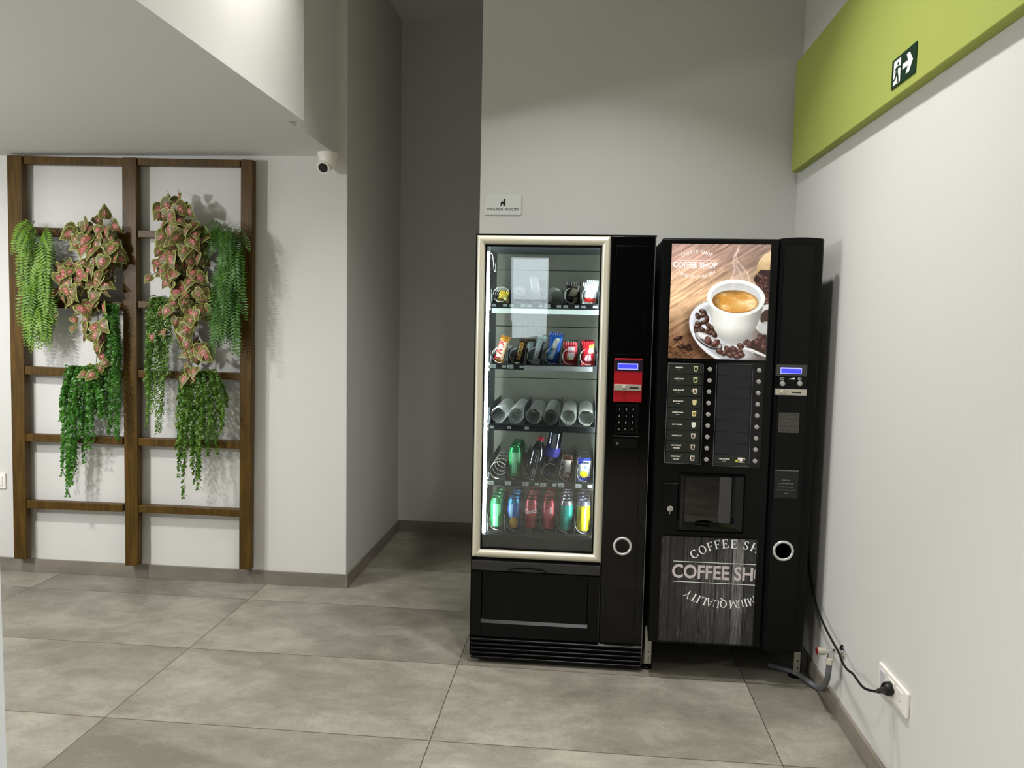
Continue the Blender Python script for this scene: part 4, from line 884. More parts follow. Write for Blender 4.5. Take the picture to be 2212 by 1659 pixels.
def paint_cup(X, Y):
    # wood boards rising to the right
    ang = math.radians(-33); p = X*math.cos(ang)+Y*math.sin(ang); q = -X*math.sin(ang)+Y*math.cos(ang)
    w = .45*vnoise(p/260, q/13, 1)+.3*vnoise(p/150, q/5.5, 2)+.25*vnoise(p/60, q/24, 3)
    t = Y/1195
    top = hexc('#9a7f74'); mid = hexc('#d0ab86'); bot = hexc('#7b5a40')
    base = np.where((t < .5)[..., None], top+(mid-top)*sst(0, .5, t)[..., None], mid+(bot-mid)*sst(.5, .92, t)[..., None])
    glow = np.exp(-((X-150)/420)**2-((Y-540)/230)**2); base = base+glow[..., None]*np.array([.14, .12, .10])
    img = base*(.62+.62*w)[..., None]; 
    pk = np.exp(-((X-180)/300)**2-((Y-160)/190)**2); img = img+(pk*.22)[..., None]*np.array([1, .78, .76])
    for k, o in enumerate((-180, 120, 330, 560, 760, 905)):   # gaps between the boards
        g = np.exp(-((q-o-6*vnoise(p/90, q*0+k, 9))/4.5)**2); over(img, g*(.25+.5*sst(.4, .9, t)), '#3a2418')
    rgh = sst(.72, .95, t)*sst(420, 60, X); over(img, rgh*(vnoise(X/22, Y/9, 12) > .55)*.55, '#2a1810')
    # sack and bean heap at the right
    sk = fill(ellf(X, Y, 1090, 250, 195, 190, 10), .03)*(Y < 330); over(img, sk, '#d9bd92'); over(img, sk*sst(120, 330, Y)*.75*(vnoise(X/40, Y/40, 4)*.6+.5), '#7a5a30')
    over(img, sk*(vnoise(X/6, Y/6, 5) > .6)*.18, '#fff0d0')
    r = np.random.default_rng(3)
    heap = [(880, 320), (930, 262), (1040, 262), (1040, 620), (985, 560), (965, 470), (900, 410), (860, 365)]
    over(img, polym(X, Y, heap), '#2b1512')
    for k in range(62):
        y = r.uniform(285, 640); x = r.uniform(max(870+(y-330)*.42, 905-(y-285)*.9), 1035)
        bean(img, X, Y, x, y, 27, 17, r.uniform(0, 180), *([('#4a2720', '#b98d7e'), ('#5a3026', '#9c6a5a'), ('#351b17', '#7a5348')][k % 3]))
    for x, y in ((1010, 560), (1020, 600), (1000, 755), (1012, 790)): bean(img, X, Y, x, y, 24, 16, 60, '#7a4a40', '#c59488')
    # shadow under the saucer, saucer
    over(img, fill(ellf(X, Y, 640, 960, 500, 330, 24), .12)*.55, '#22130c')
    f = ellf(X, Y, 690, 930, 505, 318, 24); m = fill(f, .012)
    sc = np.array([.86, .87, .90])*(.86+.14*np.clip((900-X)/500, -1, 1))[..., None]; sc = sc*(1-.22*sst(.62, .82, f)*(1-sst(.84, .95, f)))[..., None]
    img = img*(1-m[..., None])+sc*m[..., None]
    over(img, m*fill(ellf(X, Y, 760, 900, 300, 200, 18), .25)*.45, '#8d8580')
    over(img, m*sst(760, 1010, X)*.7, '#4a372c')
    over(img, polym(X, Y, [(870, 1000), (1030, 905), (1030, 1160), (930, 1150), (820, 1060)]), '#33211a')
    over(img, fill(ellf(X, Y, 690, 930, 505, 318, 24), .02)*(1-fill(ellf(X, Y, 690, 930, 470, 290, 24), .03))*(Y > 1040)*.9, '#d9dadd')
    # beans on the saucer
    for x, y, d in [(350, 700, 20), (300, 750, 60), (360, 740, -20), (395, 770, 70), (310, 830, 10), (375, 810, -10), (420, 850, 40), (300, 860, 0), (350, 890, 30), (410, 900, -30), (460, 870, 10), (290, 905, 60), (390, 930, 0), (450, 920, -20), (480, 940, 40), (340, 930, 10), (500, 900, 70)]:
        bean(img, X, Y, x, y, 40, 25, d, '#4b2c22', '#a98f80')
    # spoon
    over(img, fill(ellf(X, Y, 425, 1010, 160, 62, 27), .04), '#2d2a2c'); over(img, fill(ellf(X, Y, 420, 1000, 152, 54, 27), .05), '#a9a6a4'); over(img, fill(ellf(X, Y, 400, 975, 110, 26, 27), .3)*.8, '#ececec'); over(img, fill(ellf(X, Y, 440, 1040, 120, 18, 27), .2)*.8, '#4a4648')
    over(img, polym(X, Y, [(560, 1030), (700, 1045), (870, 1075), (1030, 1140), (1030, 1165), (860, 1110), (700, 1075), (565, 1050)]), '#b9b7b6'); over(img, polym(X, Y, [(600, 1036), (720, 1050), (900, 1092), (1030, 1150), (1030, 1156), (890, 1100), (700, 1060)]), '#f2f2f2')
    for x, y, d in [(420, 1005, 60), (500, 1030, -40)]: bean(img, X, Y, x, y, 50, 36, d, '#6a3f35', '#c59a90')
    for x, y, d in [(545, 1115, 20), (600, 1130, -30), (645, 1100, 10), (690, 1085, 40), (700, 1140, 0), (655, 1150, 20), (755, 1110, 30), (770, 1150, -10), (730, 1165, 0), (620, 1090, 50), (810, 1000, 80), (850, 1030, 60), (930, 1010, 40), (990, 1000, 20), (960, 960, 70), (1000, 1060, 30), (760, 1050, 20)]:
        bean(img, X, Y, x, y, 42, 29, d, '#59342c', '#a67c72')
    for x, y, d in [(100, 985, -20), (150, 1075, 4), (210, 1090, 10), (190, 1062, 0)]: bean(img, X, Y, x, y, 52, 24, d, '#3d261c', '#8a6b58')
    # handle of the cup
    over(img, fill(ellf(X, Y, 1010, 760, 120, 150, 20), .03), '#c9c9c6'); over(img, fill(ellf(X, Y, 1015, 745, 60, 80, 20), .05), '#3d2a22'); over(img, fill(ellf(X, Y, 1030, 860, 100, 70, 0), .1)*.9, '#b4b5b3')
    # body
    body = polym(X, Y, [(398, 560), (405, 640), (425, 740), (455, 830), (495, 910), (540, 975), (600, 1010), (690, 1020), (790, 1005), (850, 960), (900, 880), (935, 800), (965, 700), (985, 600), (985, 540)])
    sh = np.clip((X-410)/560, 0, 1); c = np.array([.86, .86, .84])*(.92+.16*np.exp(-((sh-.38)/.22)**2)-.34*sst(.62, 1.0, sh)-.12*sst(.12, 0, sh))[..., None]*(1-.28*sst(820, 1015, Y))[..., None]
    img = img*(1-body[..., None])+c*body[..., None]
    # rim, inside, coffee
    f = ellf(X, Y, 690, 552, 303, 190, 3); over(img, fill(f, .015), '#eceeec'); over(img, fill(f, .015)*sst(520, 740, Y)*.35*sst(700, 980, X), '#9a9a98')
    f2 = ellf(X, Y, 690, 556, 262, 158, 3); over(img, fill(f2, .02), '#c6c8c8'); over(img, fill(f2, .02)*sst(470, 400, Y)*.5, '#a5a6a8')
    f3 = ellf(X, Y, 686, 592, 240, 118, 3); m = fill(f3, .03)*fill(f2, .02)
    cr = vnoise(X/95, Y/46, 7)*.62+vnoise(X/30, Y/16, 8)*.23+vnoise(X/9, Y/6, 6)*.15
    cc_ = hexc('#c98d3c')+(hexc('#f0d7a6')-hexc('#c98d3c'))*np.clip(sst(.35, .75, cr)*.9+.5*np.exp(-((X-760)/110)**2-((Y-620)/50)**2), 0, 1)[..., None]
    img = img*(1-m[..., None])+cc_*m[..., None]
    over(img, m*np.clip(sst(560, 450, X)+sst(535, 488, Y)*.9*sst(900, 620, X), 0, 1)*.85, '#6a4520')
    over(img, m*sst(.86, 1., f3)*.6, '#7a4c1c')
    # steam
    for k, (pts, wd, op) in enumerate([([(700, 20), (690, 60), (655, 120), (645, 200), (665, 270), (640, 340), (620, 380)], 9, .75), ([(695, 40), (670, 110), (690, 180), (750, 240), (800, 300), (825, 370)], 8, .8), ([(660, 150), (680, 230), (720, 290), (745, 350)], 14, .4), ([(700, 330), (660, 420), (640, 500)], 16, .3), ([(820, 380), (790, 430), (760, 480)], 12, .3)]):
        for i in range(len(pts)-1):
            (x0, y0), (x1, y1) = pts[i], pts[i+1]; L2 = (x1-x0)**2+(y1-y0)**2; tt = np.clip(((X-x0)*(x1-x0)+(Y-y0)*(y1-y0))/L2, 0, 1)
            d = np.hypot(X-x0-(x1-x0)*tt, Y-y0-(y1-y0)*tt); over(img, np.exp(-(d/wd)**2)*op*.6, '#f2dcd6')
    hz = np.exp(-((X-720)/90)**2-((Y-330)/90)**2); over(img, hz*.3, '#e6d2cc')
    return np.clip(img, 0, 1)
def paint_planks(X, Y):
    W_ = 1000.; edges = [0, 95, 235, 425, 590, 750, 880, 1000]; img = np.zeros(X.shape+(3,)); vig = .55+.5*np.exp(-((X-560)/420)**2-((Y-520)/520)**2)
    for k in range(7):
        x0, x1 = edges[k], edges[k+1]; m = ((X >= x0) & (X < x1)).astype(float); cx = (x0+x1)/2
        xx = X+18*np.sin(Y/170+k)*np.exp(-((Y-700-60*k)/180)**2)*np.sign(X-cx)
        g = .5*vnoise(xx/7+31*k, Y/190, 20+k)+.3*vnoise(xx/3+11*k, Y/90, 40+k)+.2*vnoise(xx/20, Y/60, 60+k)
        b = [.20, .17, .19, .20, .22, .33, .20][k]
        v = b*(.45+1.15*g)*vig; e = np.minimum(X-x0, x1-X); v = v*(.08+.92*sst(1, 8, e)); v = v*(1+.35*sst(500, 150, Y)*(k == 5))
        img += m[..., None]*(v*1.4)[..., None]*np.array([1, .99, .98])
    st_ = (vnoise(X/2.2, Y/150, 77) > .82)*(vnoise(X/60, Y/120, 78) > .5); img = img+(st_*.13)[..., None]
    return np.clip(img, 0, 1)
def picture(name, corners, nx, ny, W_, H_, paint, m, parent, d, thick=.001):
    """flat printed sheet: corners = TL, TR, BR, BL world points"""
    tl, tr_, br, bl = [Vector(c) for c in corners]; vs = []
    for j in range(ny+1):
        for i in range(nx+1):
            s, t = i/nx, j/ny; a = tl.lerp(tr_, s); b = bl.lerp(br, s); vs.append(tuple(a.lerp(b, t)))
    fs = [(j*(nx+1)+i, (j+1)*(nx+1)+i, (j+1)*(nx+1)+i+1, j*(nx+1)+i+1) for j in range(ny) for i in range(nx)]
    o = MB().add(vs, fs).build(name, m, parent)
    me = o.data; XX, YY = np.meshgrid(np.linspace(0, W_, nx+1), np.linspace(0, H_, ny+1)); c = paint(XX, YY)
    c = np.where(c <= .04045, c/12.92, ((c+.055)/1.055)**2.4); rgba = np.ones((ny+1, nx+1, 4)); rgba[..., :3] = c
    at_ = me.color_attributes.new('print', 'FLOAT_COLOR', 'POINT'); at_.data.foreach_set('color', rgba.reshape(-1).astype(np.float32)); return o
yq = YM-.001
c4_ = [P(*q, y=yq) for q in ((1452, 527), (1666, 527.5), (1654.5, 774.5), (1442.5, 777))]
x0, x1 = (c4_[0].x+c4_[3].x)/2, (c4_[1].x+c4_[2].x)/2; zt, zb = (c4_[0].z+c4_[1].z)/2, (c4_[2].z+c4_[3].z)/2
box('poster_backing', BLACKG, x0-.004, x1+.004, yq+.0005, YM+.007, zb-.004, zt+.004, km)
pst = picture('poster', [(x0, yq, zt), (x1, yq, zt), (x1, yq, zb), (x0, yq, zb)], 250, 290, 1030, 1195, paint_cup, vcol_mat('poster_print', .12, .42), km, 0)
pst['label'] = 'printed poster of a steaming white coffee cup on a saucer with beans'
# lettering on the poster (crop pixel -> image pixel)
fpo = lambda u, v: pm(1400+u/4.809, 490+v/4.809, .0016)
m_ = MB(); a = fpo(258, 418); b = fpo(720, 418)
put_text(m_, 'COFFEE SHOP', ((a[0]+b[0])/2, a[1], a[2]), XF, ZF, .0215, b[0]-a[0], .022)
POW = mat('poster_white', '#f4eeea', .5, emis='#f4eeea', estr=.45)
for y0 in (347, 431): m_.add([fpo(300, y0), fpo(700, y0), fpo(700, y0+2.6), fpo(300, y0+2.6)], [(0, 1, 2, 3)])
arc_text(m_, 'COFFEE SHOP', fpo, 508, 588, 330, 35, 0, gap=.12)
arc_text(m_, 'PREMIUM QUALITY', fpo, 500, 196, 326, 31, 0, flip=True, gap=.1)
m_.build('lettering', POW, pst)
# lower timber print
a_ = [P(*q, y=yq) for q in ((1428.5, 1158), (1635, 1166), (1626, 1394.5), (1422.5, 1382.5))]
lx0, lx1 = (a_[0].x+a_[3].x)/2, (a_[1].x+a_[2].x)/2; lzt, lzb = (a_[0].z+a_[1].z)/2, (a_[2].z+a_[3].z)/2
lp = picture('lower_print', [(lx0, yq, lzt), (lx1, yq, lzt), (lx1, yq, lzb), (lx0, yq, lzb)], 220, 240, 1000, 1130, paint_planks, vcol_mat('timber_print', .25), km, 0)
lp['label'] = 'printed grey timber boards with COFFEE SHOP lettering cut off at the right'
box('print_backing', BLACKG, lx0-.003, lx1+.003, yq+.0005, YM+.007, lzb-.003, lzt+.003, km)
fl_ = lambda u, v: pm(1380+u/4.148, 1100+v/4.148, .0016)
clipx = lambda y: 1052-(y-300)*.033
m_ = MB()
for ch, u, v, an in (('C', 495, 402, -36), ('O', 571, 364, -26), ('F', 642, 333, -18), ('F', 706, 316, -12), ('E', 778, 311, -5), ('E', 856, 313, 3), ('S', 963, 324, 14), ('H', 1043, 350, 24)): glyph(m_, ch, fl_, u, v, 76, an, 0, clipx)
for ch, u, v, an in (('Y', 440, 762, 180-143-6+0, ), ('T', 492, 790, 0), ('I', 533, 806, 0), ('L', 578, 822, 0), ('A', 633, 836, 0), ('U', 692, 846, 0), ('Q', 757, 848, 0), ('M', 846, 850, 0), ('U', 908, 846, 0), ('I', 957, 838, 0), ('M', 1012, 824, 0)):
    an = 180+math.degrees(math.asin(max(-1, min(1, (790-u)/560)))); glyph(m_, ch, fl_, u, v, 70, an, 0, clipx)
for (u0, v0), (u1, v1) in (((310, 461), (1050, 495)), ((305, 641), (1040, 679))): m_.add([fl_(u0, v0), fl_(u1, v1), fl_(u1, v1+5), fl_(u0, v0+5)], [(0, 1, 2, 3)])
m_.build('lettering', mat('print_white', '#f2f2f0', .4, emis='#f2f2f0', estr=.18), lp)  # faint glow put into the lettering, the print itself is unlit
m_ = MB(); a = fl_(295, 612); b = fl_(1020, 640); O = Vector(((a[0]+b[0])/2, a[1], (a[2]+b[2])/2+.0005)); zA = fl_(660, 505)[2]; zB = fl_(660, 625)[2]
put_text(m_, 'COFFEE SH', tuple(Vector((O.x, O.y, zB))), XF, ZF, (zA-zB)*1.02, b[0]-a[0], .024)
zc_ = (zA+zB)/2; rr_ = (zA-zB)/2; x_e = fl_(clipx(560), 560)[0]; xo = x_e-.0035
m_.add([(x_e, O.y, zc_+rr_*.75), (xo+.001, O.y, zc_+rr_*.62), (xo, O.y, zc_+.3*rr_), (xo, O.y, zc_-.3*rr_), (xo+.001, O.y, zc_-rr_*.62), (x_e, O.y, zc_-rr_*.75)], [(0, 1, 2, 3, 4, 5)])
m_.build('bold_lettering', mat('print_rose_grey', '#cfc3c3', .4, emis='#cfc3c3', estr=.1), lp)  # these unlit letters get a weaker glow in their colour too

# ---- selection panels and buttons
LAB = mat('label_strip', '#2b2e28', .3, spec=.3); LAB2 = mat('blank_strip', '#2a2a2d', .3, spec=.3); TXT = mat('label_text', '#efe9dc', .5, emis='#efe9dc', estr=.25)
BTN = mat('button_silver', '#b5b2ac', .35, metal=.4)
kxy = lambda a, b: (1430+a/7.06, 775+b/7.06)
names_ = [('ESPRESSO', 'court'), ('CAFÉ LONG', 'en grains'), ('CAFÉ AU LAIT', 'en grains'), ('MACCHIATO', 'en grains'), ('CAPPUCCINO', 'en grains'), ('LAIT CHAUD', ''), ('CHOCOLAT', ''), ('CHOCOLAT', 'INTENSE'), ('CHOCOLAT', 'AU LAIT')]
yl = YM-.001
bx = MB()
tlx, tlz = PX(*kxy(85, 60), yl); brx, brz = PX(*kxy(640, 1625), yl)
X1 = [PX(*kxy(100, 300), yl)[0], PX(*kxy(612, 300), yl)[0]]; X2 = [PX(*kxy(850, 300), yl)[0], PX(*kxy(1355, 300), yl)[0]]
ZT = PX(*kxy(360, 62), yl)[1]; ZB = PX(*kxy(330, 1595), yl)[1]; hrow = (ZT-ZB)/9
box('key_surround', BLACKG, X1[0]-.006, PX(*kxy(1560, 300), yl)[0], YM-.0005, YM+.007, ZB-.010, ZT+.008, km, .001)
cups = [('#2a2520', '#c9c39c'), ('#35401c', '#c7c68a'), ('#7d5f3e', '#e9e3cf'), ('#e8dcb0', '#d9c68c'), ('#a08a3a', '#e9dcae'), ('#f4f1e6', '#f4f1e6'), ('#5d4c42', '#e4dccf'), ('#4c3a30', '#c9b9a4'), ('#5d4c42', '#e4dccf')]
for r_ in range(9):
    zt_, zb_2 = ZT-hrow*r_-.0012, ZT-hrow*(r_+1)+.0012; zc = (zt_+zb_2)/2
    lb_ = box('selection_label', LAB, X1[0], X1[1], yl-.001, yl+.001, zb_2, zt_, km)
    m_ = MB(); xc = X1[0]+(X1[1]-X1[0])*.31; y_ = yl-.0014
    two = r_ >= 7; n1, n2 = names_[r_]
    put_text(m_, n1, (xc, y_, zc+(.001 if n2 else -.0025)+(.002 if two else 0)), XF, ZF, .0050 if not two else .0052, None, .03, maxw=.05)
    if n2: put_text(m_, n2, (xc, y_, zc-(.0065 if not two else .0078)), XF, ZF, .0028 if not two else .0050, None, .01 if not two else .03, maxw=.034)
    m_.build('lettering', TXT, lb_)
    liq, gl_ = cups[r_]; cxk = X1[0]+(X1[1]-X1[0])*.80
    m_ = MB(); w = .0085; h2 = .0105
    m_.add([(cxk-w, y_, zc+h2), (cxk+w, y_, zc+h2), (cxk+w*.95, y_, zc-.002), (cxk+w*.62, y_, zc-h2), (cxk-w*.62, y_, zc-h2), (cxk-w*.95, y_, zc-.002)], [(0, 5, 4, 3, 2, 1)])
    m_.build('cup_icon', mat('cup_glass_'+gl_[1:], gl_, .4, emis=gl_, estr=.15), lb_)
    m_ = MB(); w *= .66; m_.add([(cxk-w, y_-.0004, zc+h2*.55), (cxk+w, y_-.0004, zc+h2*.55), (cxk+w*.9, y_-.0004, zc-.002), (cxk+w*.6, y_-.0004, zc-h2*.72), (cxk-w*.6, y_-.0004, zc-h2*.72), (cxk-w*.9, y_-.0004, zc-.002)], [(0, 5, 4, 3, 2, 1)])
    m_.build('drink_icon', mat('cup_drink_'+liq[1:], liq, .4), lb_)
    if r_ == 2:
        m_ = MB(); m_.tube([(cxk-.008, y_, zc+.005), (cxk-.0125, y_, zc+.004), (cxk-.0125, y_, zc-.003), (cxk-.008, y_, zc-.004)], .0007, 5); m_.build('cup_handle_icon', mat('cup_glass_e9e3cf'), lb_)
    l2 = box('blank_label' if r_ < 8 else 'selection_label', LAB2 if r_ < 8 else LAB, X2[0], X2[1], yl-.001, yl+.001, zb_2-.0018, zt_-.0018, km)
    if r_ == 8:
        m_ = MB(); xc = X2[0]+(X2[1]-X2[0])*.30; put_text(m_, 'THÉ CITRON', (xc, y_, zc-.001), XF, ZF, .0052, None, .03, maxw=.05); put_text(m_, 'en grains', (xc, y_, zc-.0085), XF, ZF, .0028, None, .01); m_.build('lettering', TXT, l2)
        cxk = X2[0]+(X2[1]-X2[0])*.80; zc -= .001
        m_ = MB(); m_.add([(cxk-.012, y_, zc+.010), (cxk+.011, y_, zc+.010), (cxk+.008, y_, zc-.001), (cxk+.003, y_, zc-.006), (cxk-.005, y_, zc-.006), (cxk-.010, y_, zc-.001)], [(0, 5, 4, 3, 2, 1)])
        m_.add([(cxk-.018, y_+.0001, zc-.0075), (cxk+.018, y_+.0001, zc-.0065), (cxk+.012, y_+.0001, zc-.0095), (cxk-.012, y_+.0001, zc-.0095)], [(0, 3, 2, 1)]); m_.tube([(cxk+.010, y_, zc+.007), (cxk+.017, y_, zc+.007), (cxk+.016, y_, zc+.001), (cxk+.008, y_, zc)], .0009, 5)
        m_.build('cup_icon', mat('tea_cup', '#efe3d8', .4, emis='#efe3d8', estr=.15), l2)
        m_ = MB(); m_.add([(cxk-.016+.006*math.cos(q*PI/6), y_-.0004, zc-.003+.0045*math.sin(q*PI/6)) for q in range(12)], [tuple(range(12))]); m_.build('lemon_icon', mat('lemon', '#d9c22c', .4, emis='#d9c22c', estr=.15), l2)
        m_ = MB(); m_.add([(cxk-.006+.003*math.cos(q*PI/6), y_-.0008, zc-.003+.006*math.sin(q*PI/6)) for q in range(12)], [tuple(range(12))]); m_.build('leaf_icon', mat('leafgreen', '#7f9a3a', .4), l2)
def btn(u, v, parent=km, y=yl, r=.0090, name='button'):
    x, z = PX(u, v, y); MB().lathe([(r, 0), (r, -.004), (r*.85, -.0062), (r*.5, -.0072), (.0001, -.0075)], (x, y, z), 'y', 24).build(name, BTN, parent, smooth=True)
for r_ in range(9):
    t = r_/8; btn(*kxy(730+(675-730)*t, 160+(1536-160)*t)); btn(*kxy(1481+(1417-1481)*t, 177+(1560-177)*t))
TRIM = mat('bright_trim', '#7c7c80', .25, metal=.8)
def line(u0, v0, u1, v1, r=.0011, parent=km): a = Vector(P(*kxy(u0, v0), y=yl-.001)); b = Vector(P(*kxy(u1, v1), y=yl-.001)); MB().tube([a, b], r, 6).build('trim_line', TRIM, parent)
line(98, 62, 36, 1585); line(98, 66, 618, 80); line(632, 90, 590, 1610); line(40, 1585, 590, 1612); line(836, 90, 775, 1630); line(1385, 160, 1325, 1600); line(850, 80, 1385, 88); line(790, 1630, 1320, 1648)
# ---- cup outlet with smoked door
dx0, dx1, dz0, dz1 = RC(1466, 1020, 1606, 1154, YM); 
ox0, ox1, oz0, oz1 = RC(1481, 1028, 1577, 1131, YM)
fr_ = MB()
P_ = [(dx0, dx1, dz0, dz1, YM+.004), (dx0+.010, dx1-.010, dz0+.010, dz1-.010, YM-.010), (ox0-.006, ox1+.012, oz0-.014, oz1+.006, YM-.012), (ox0, ox1, oz0, oz1, YM+.002)]
for k in range(3):
    A, B = P_[k], P_[k+1]; a = [(A[0], A[4], A[2]), (A[1], A[4], A[2]), (A[1], A[4], A[3]), (A[0], A[4], A[3])]; b = [(B[0], B[4], B[2]), (B[1], B[4], B[2]), (B[1], B[4], B[3]), (B[0], B[4], B[3])]
    for i in range(4): j = (i+1) % 4; fr_.add([a[i], a[j], b[j], b[i]], [(0, 1, 2, 3)])
fr_.build('outlet_frame', BLACKG, km)
box('outlet_cavity', mat('cavity_dark', '#1c1c1b', .5), ox0-.004, ox1+.010, YM+.0035, YM+.005, oz0-.010, oz1+.004, km)
box('outlet_door', glass_mat('smoked_glass', '#4a4a48', .03), ox0, ox1, YM+.0005, YM+.0025, oz0, oz1, km)
sl = MB(); sl.lathe([(.050, 0), (.050, .004), (.045, .006), (.0001, .006)], ((ox0+ox1)/2, YM-.004, oz0-.010), n=28); slo = sl.build('drip_lip', BLACKG, km, smooth=True)
# lock plate on the left
a0, a1, b0, b1 = RC(1433, 1043, 1462, 1124, YM); lpn = box('lock_plate', BLACKS, a0, a1, YM-.001, YM+.007, b0, b1, km, .002)
box('plate_lip', CHARC, a0+.004, a1, YM-.003, YM+.001, b1-.002, b1, lpn)
k1, k2 = PX(1447, 1098.5, YM); MB().lathe([(.0120, 0), (.0122, -.003), (.009, -.005), (.0088, -.0035), (.0001, -.0035)], (k1, YM-.001, k2), 'y', 24).build('lock', CHROME, lpn, smooth=True)
MB().add([(k1-.0025, YM-.0016, k2-.017), (k1, YM-.0016, k2-.015), (k1+.0025, YM-.0016, k2-.017), (k1, YM-.0016, k2-.023)], [(0, 3, 2, 1)]).build('arrow_mark', WHITEP, lpn)
# payment column fittings
yc = YP-.003
a0, a1, b0, b1 = RC(1678, 787, 1743, 813, yc); bz = box('display_bezel', mat('bezel_grey', '#3c3e38', .35), a0, a1, yc, YP+.01, b0, b1, km)
a0, a1, b0, b1 = RC(1686.5, 793.5, 1731.5, 808, yc); l_ = box('screen', mat('lcd_edge'), a0, a1, yc-.0015, yc, b0, b1, bz); box('screen_text_area', mat('lcd_blue'), a0+.0025, a1-.0025, yc-.0022, yc-.0015, b0+.0025, b1-.005, bz)
for u in (1690, 1727.5): btn(u, 828.7, col_o, yc, .0098, 'button')
m_ = MB(); a = P(1702, 819, y=yc-.0005); b = P(1716.5, 816, y=yc-.0005); c_ = P(1716.5, 820, y=yc-.0005); m_.add([tuple(a), tuple(c_), tuple(b)], [(0, 1, 2)])
for u in (1690, 1727.5):
    a = P(u, 818.5, y=yc-.0005); m_.tube([(a.x+.0068*math.cos(q*PI/8), yc-.0004, a.z+.0052*math.sin(q*PI/8)) for q in range(17)], .0005, 4)
    m_.add([(a.x-.003, yc-.0006, a.z-.0005), (a.x+.003, yc-.0006, a.z-.0005), (a.x+.003, yc-.0006, a.z+.0005), (a.x-.003, yc-.0006, a.z+.0005)], [(0, 1, 2, 3)])
    if u > 1700: m_.add([(a.x-.0005, yc-.0006, a.z-.003), (a.x+.0005, yc-.0006, a.z-.003), (a.x+.0005, yc-.0006, a.z+.003), (a.x-.0005, yc-.0006, a.z+.003)], [(0, 1, 2, 3)])
m_.build('sugar_marks', WHITEP, col_o)
a0, a1, b0, b1 = RC(1675, 839.5, 1742, 855, yc); cpl = box('coin_plate', SATIN, a0, a1, yc-.003, YP+.01, b0, b1, km, .002)
k1, k2 = PX(1690, 847, yc); MB().lathe([(.0085, 0), (.0085, -.006), (.006, -.009), (.0001, -.009)], (k1, yc-.003, k2), 'y', 20).build('knob', SATIN, cpl, smooth=True)
a0, a1, b0, b1 = RC(1711, 846.5, 1730.5, 849.5, yc); box('coin_slot', INK, a0, a1, yc-.0036, yc-.003, b0, b1, cpl)
a0, a1, b0, b1 = RC(1683, 891, 1725, 935.5, yc); stk = box('info_sticker', mat('sticker_grey', '#56554f', .35, metal=.3), a0, a1, yc-.0004, YP+.01, b0, b1, km)
m_ = MB(); r2 = random.Random(5)
for k in range(13):
    z = b1-.004-k*(b1-b0-.006)/13; x = a0+.003
    while x < a1-.006:
        w = r2.uniform(.003, .012); m_.add([(x, yc-.0008, z), (min(x+w, a1-.003), yc-.0008, z), (min(x+w, a1-.003), yc-.0008, z-.0016), (x, yc-.0008, z-.0016)], [(0, 3, 2, 1)]); x += w+r2.uniform(.001, .004)
m_.build('fine_print', INK, stk)
a0, a1, b0, b1 = RC(1674, 1015, 1722, 1077, yc); nt_ = box('notice_plate', mat('notice_black', '#161615', .3), a0, a1, yc-.002, YP+.01, b0, b1, km)
box('plate_lip', mat('lip_grey', '#6f6f6b', .35), a0, a1, yc-.004, yc-.001, b1-.002, b1+.001, nt_)
m_ = MB()
for k, (s_, mw) in enumerate([('ATTENTION', .030), ('La boisson à base de café', .078), ('et de thé est très chaude.', .07), ('Pour toute question appelez la', .078), ('société', .02)]):
    u, v = 1660+190/5.03, 770+(1348+k*35)/5.03; q = P(u, v, y=yc-.0026); put_text(m_, s_, (q.x, q.y, q.z-.001), XF, ZF, .0040, None, .0, maxw=mw)
m_.build('lettering', mat('notice_ink', '#a9a9a4', .5), nt_)
k1, k2 = PX(1691.5, 1189.5, YP); ringm(.0305, .0415, (k1, k2), YP-.003).build('ring', SR, col_o, smooth=True)
MB().lathe([(.0305, -.002), (.0001, -.002)], (k1, YP-.003, k2), 'y', 32).build('lock_cover', BLACKM, col_o, smooth=True)
# legs
ly = YM+.10
for (u0, v0, u1, v1) in ((1393, 1392, 1407.5, 1434), (1716, 1409.5, 1729, 1458)):
    a0, a1, b0, b1 = RC(u0, v0, u1, v1, ly); lg = box('leg', STEEL, a0, a1, ly, ly+.004, b0, max(b1, MZ0+.03), km)
    box('leg_flange', STEEL, a1-.003, a1, ly, ly+.05, b0, MZ0+.02, lg)
    for k in (.3, .62): MB().lathe([(.0035, 0), (.0001, -.0003)], ((a0+a1)/2+.001, ly-.0002, b0+(b1-b0)*k), 'y', 12).build('bolt_hole', INK, lg)
    fo = MB(); fo.lathe([(.024, 0), (.024, .006), (.010, .012), (.007, .014), (.007, b0+.01)], ((a0+a1)/2-.006, ly+.018, 0), n=20); fo.build('levelling_foot', BLACKM, lg, smooth=True)
for x in (MX0+.05, MX1-.05): MB().lathe([(.022, 0), (.022, .006), (.008, .012), (.008, MZ0+.014)], (x, YM+.55, 0), n=16).build('rear_foot', BLACKM, km)

# ------------------------------------------------------------------ light
def area(name, loc, target, size, power, col=(1, 1, 1), spread=PI, shape='DISK', sy=None):
    l = bpy.data.lights.new(name, 'AREA'); l.energy = power; l.size = size; l.shape = shape; l.color = col; l.spread = spread
    if sy: l.size_y = sy
    o = bpy.data.objects.new(name, l); COL.objects.link(o); o.location = loc
    d = Vector(target)-Vector(loc); o.rotation_euler = d.to_track_quat('-Z', 'Y').to_euler(); return o
WARM = (1, .98, .94); NEUT = (1, .99, .985)
def down(name, x, y, z, size, power, col=NEUT, spread=PI): return area(name, (x, y, z), (x, y, z-1), size, power, col, spread)
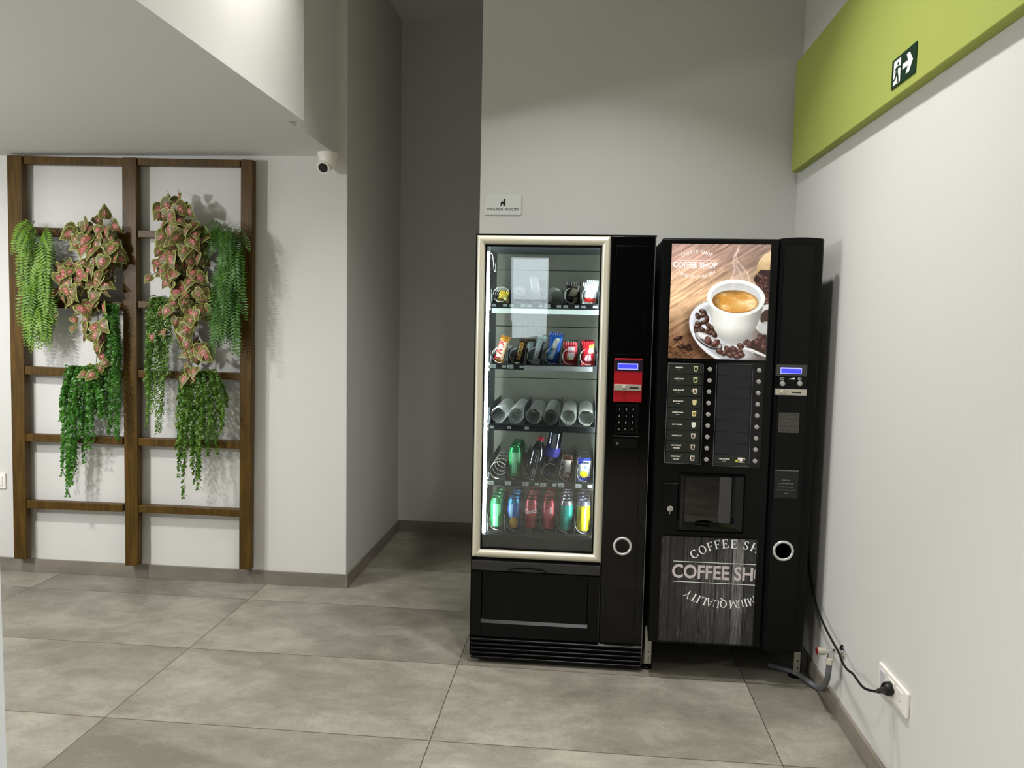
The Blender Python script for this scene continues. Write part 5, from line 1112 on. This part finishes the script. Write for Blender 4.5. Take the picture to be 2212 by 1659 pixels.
# LIGHTS
down('hall_downlight', .1, 1.95, ZC-.01, .14, 17, NEUT, math.radians(129))
down('back_wall_fill', .05, 2.7, ZC-.01, .14, 14, NEUT, math.radians(105))  # unseen fill added to brighten the wall behind the machines
area('fascia_lamp', (-.86, 2.75, 3.38), (-1.26, 2.6, 2.5), .05, 6.5, WARM, math.radians(98))
down('hall_downlight_near', -.2, -.3, ZC-.01, .2, 64, NEUT, math.radians(98))
down('alcove_downlight', -3.05, 2.55, Z1-.01, .14, 31, NEUT, math.radians(172))
area('alcove_fill_left', (-5.7, 1.2, 1.1), (-3, 1.4, 1.5), 2.6, 19, (.92, .97, 1), math.radians(120), shape='RECTANGLE', sy=1.7)  # unseen soft source added at the left to brighten the alcove
area('window_daylight', (-.745, -4.05, 1.775), (-.6, 0, 1.0), .5, 2.5, (.80, .92, 1), math.radians(120), shape='RECTANGLE', sy=1.1)
pl = bpy.data.lights.new('alcove_ceiling_fill', 'POINT'); pl.energy = 96; pl.shadow_soft_size = .09; pl.color = (.96, .98, 1)  # unseen point fill added so that light reaches the alcove ceiling
po = bpy.data.objects.new('alcove_ceiling_fill', pl); COL.objects.link(po); po.location = (-3.5, 1.5, 1.85)
w = bpy.data.worlds.new('world'); bpy.context.scene.world = w; w.use_nodes = True
w.node_tree.nodes['Background'].inputs[0].default_value = (.9, .95, 1, 1); w.node_tree.nodes['Background'].inputs[1].default_value = .05

# ------------------------------------------------------------------ camera and view
cam = bpy.data.cameras.new('camera'); cam.sensor_width = 36; cam.lens = F*36/2212; cam.clip_start = .02
co = bpy.data.objects.new('camera', cam); COL.objects.link(co)
M3 = Matrix(((R[0][0], -R[0][1], -R[0][2]), (R[1][0], -R[1][1], -R[1][2]), (R[2][0], -R[2][1], -R[2][2])))
co.matrix_world = Matrix.Translation((0, 0, H))@M3.to_4x4()
sc = bpy.context.scene; sc.camera = co
sc.view_settings.view_transform = 'Standard'; sc.view_settings.look = 'None'; sc.view_settings.gamma = 1; sc.view_settings.exposure = 0.06; sc.view_settings.use_curve_mapping = False
sc.cycles.max_bounces = 10; sc.cycles.transparent_max_bounces = 24; sc.cycles.diffuse_bounces = 5
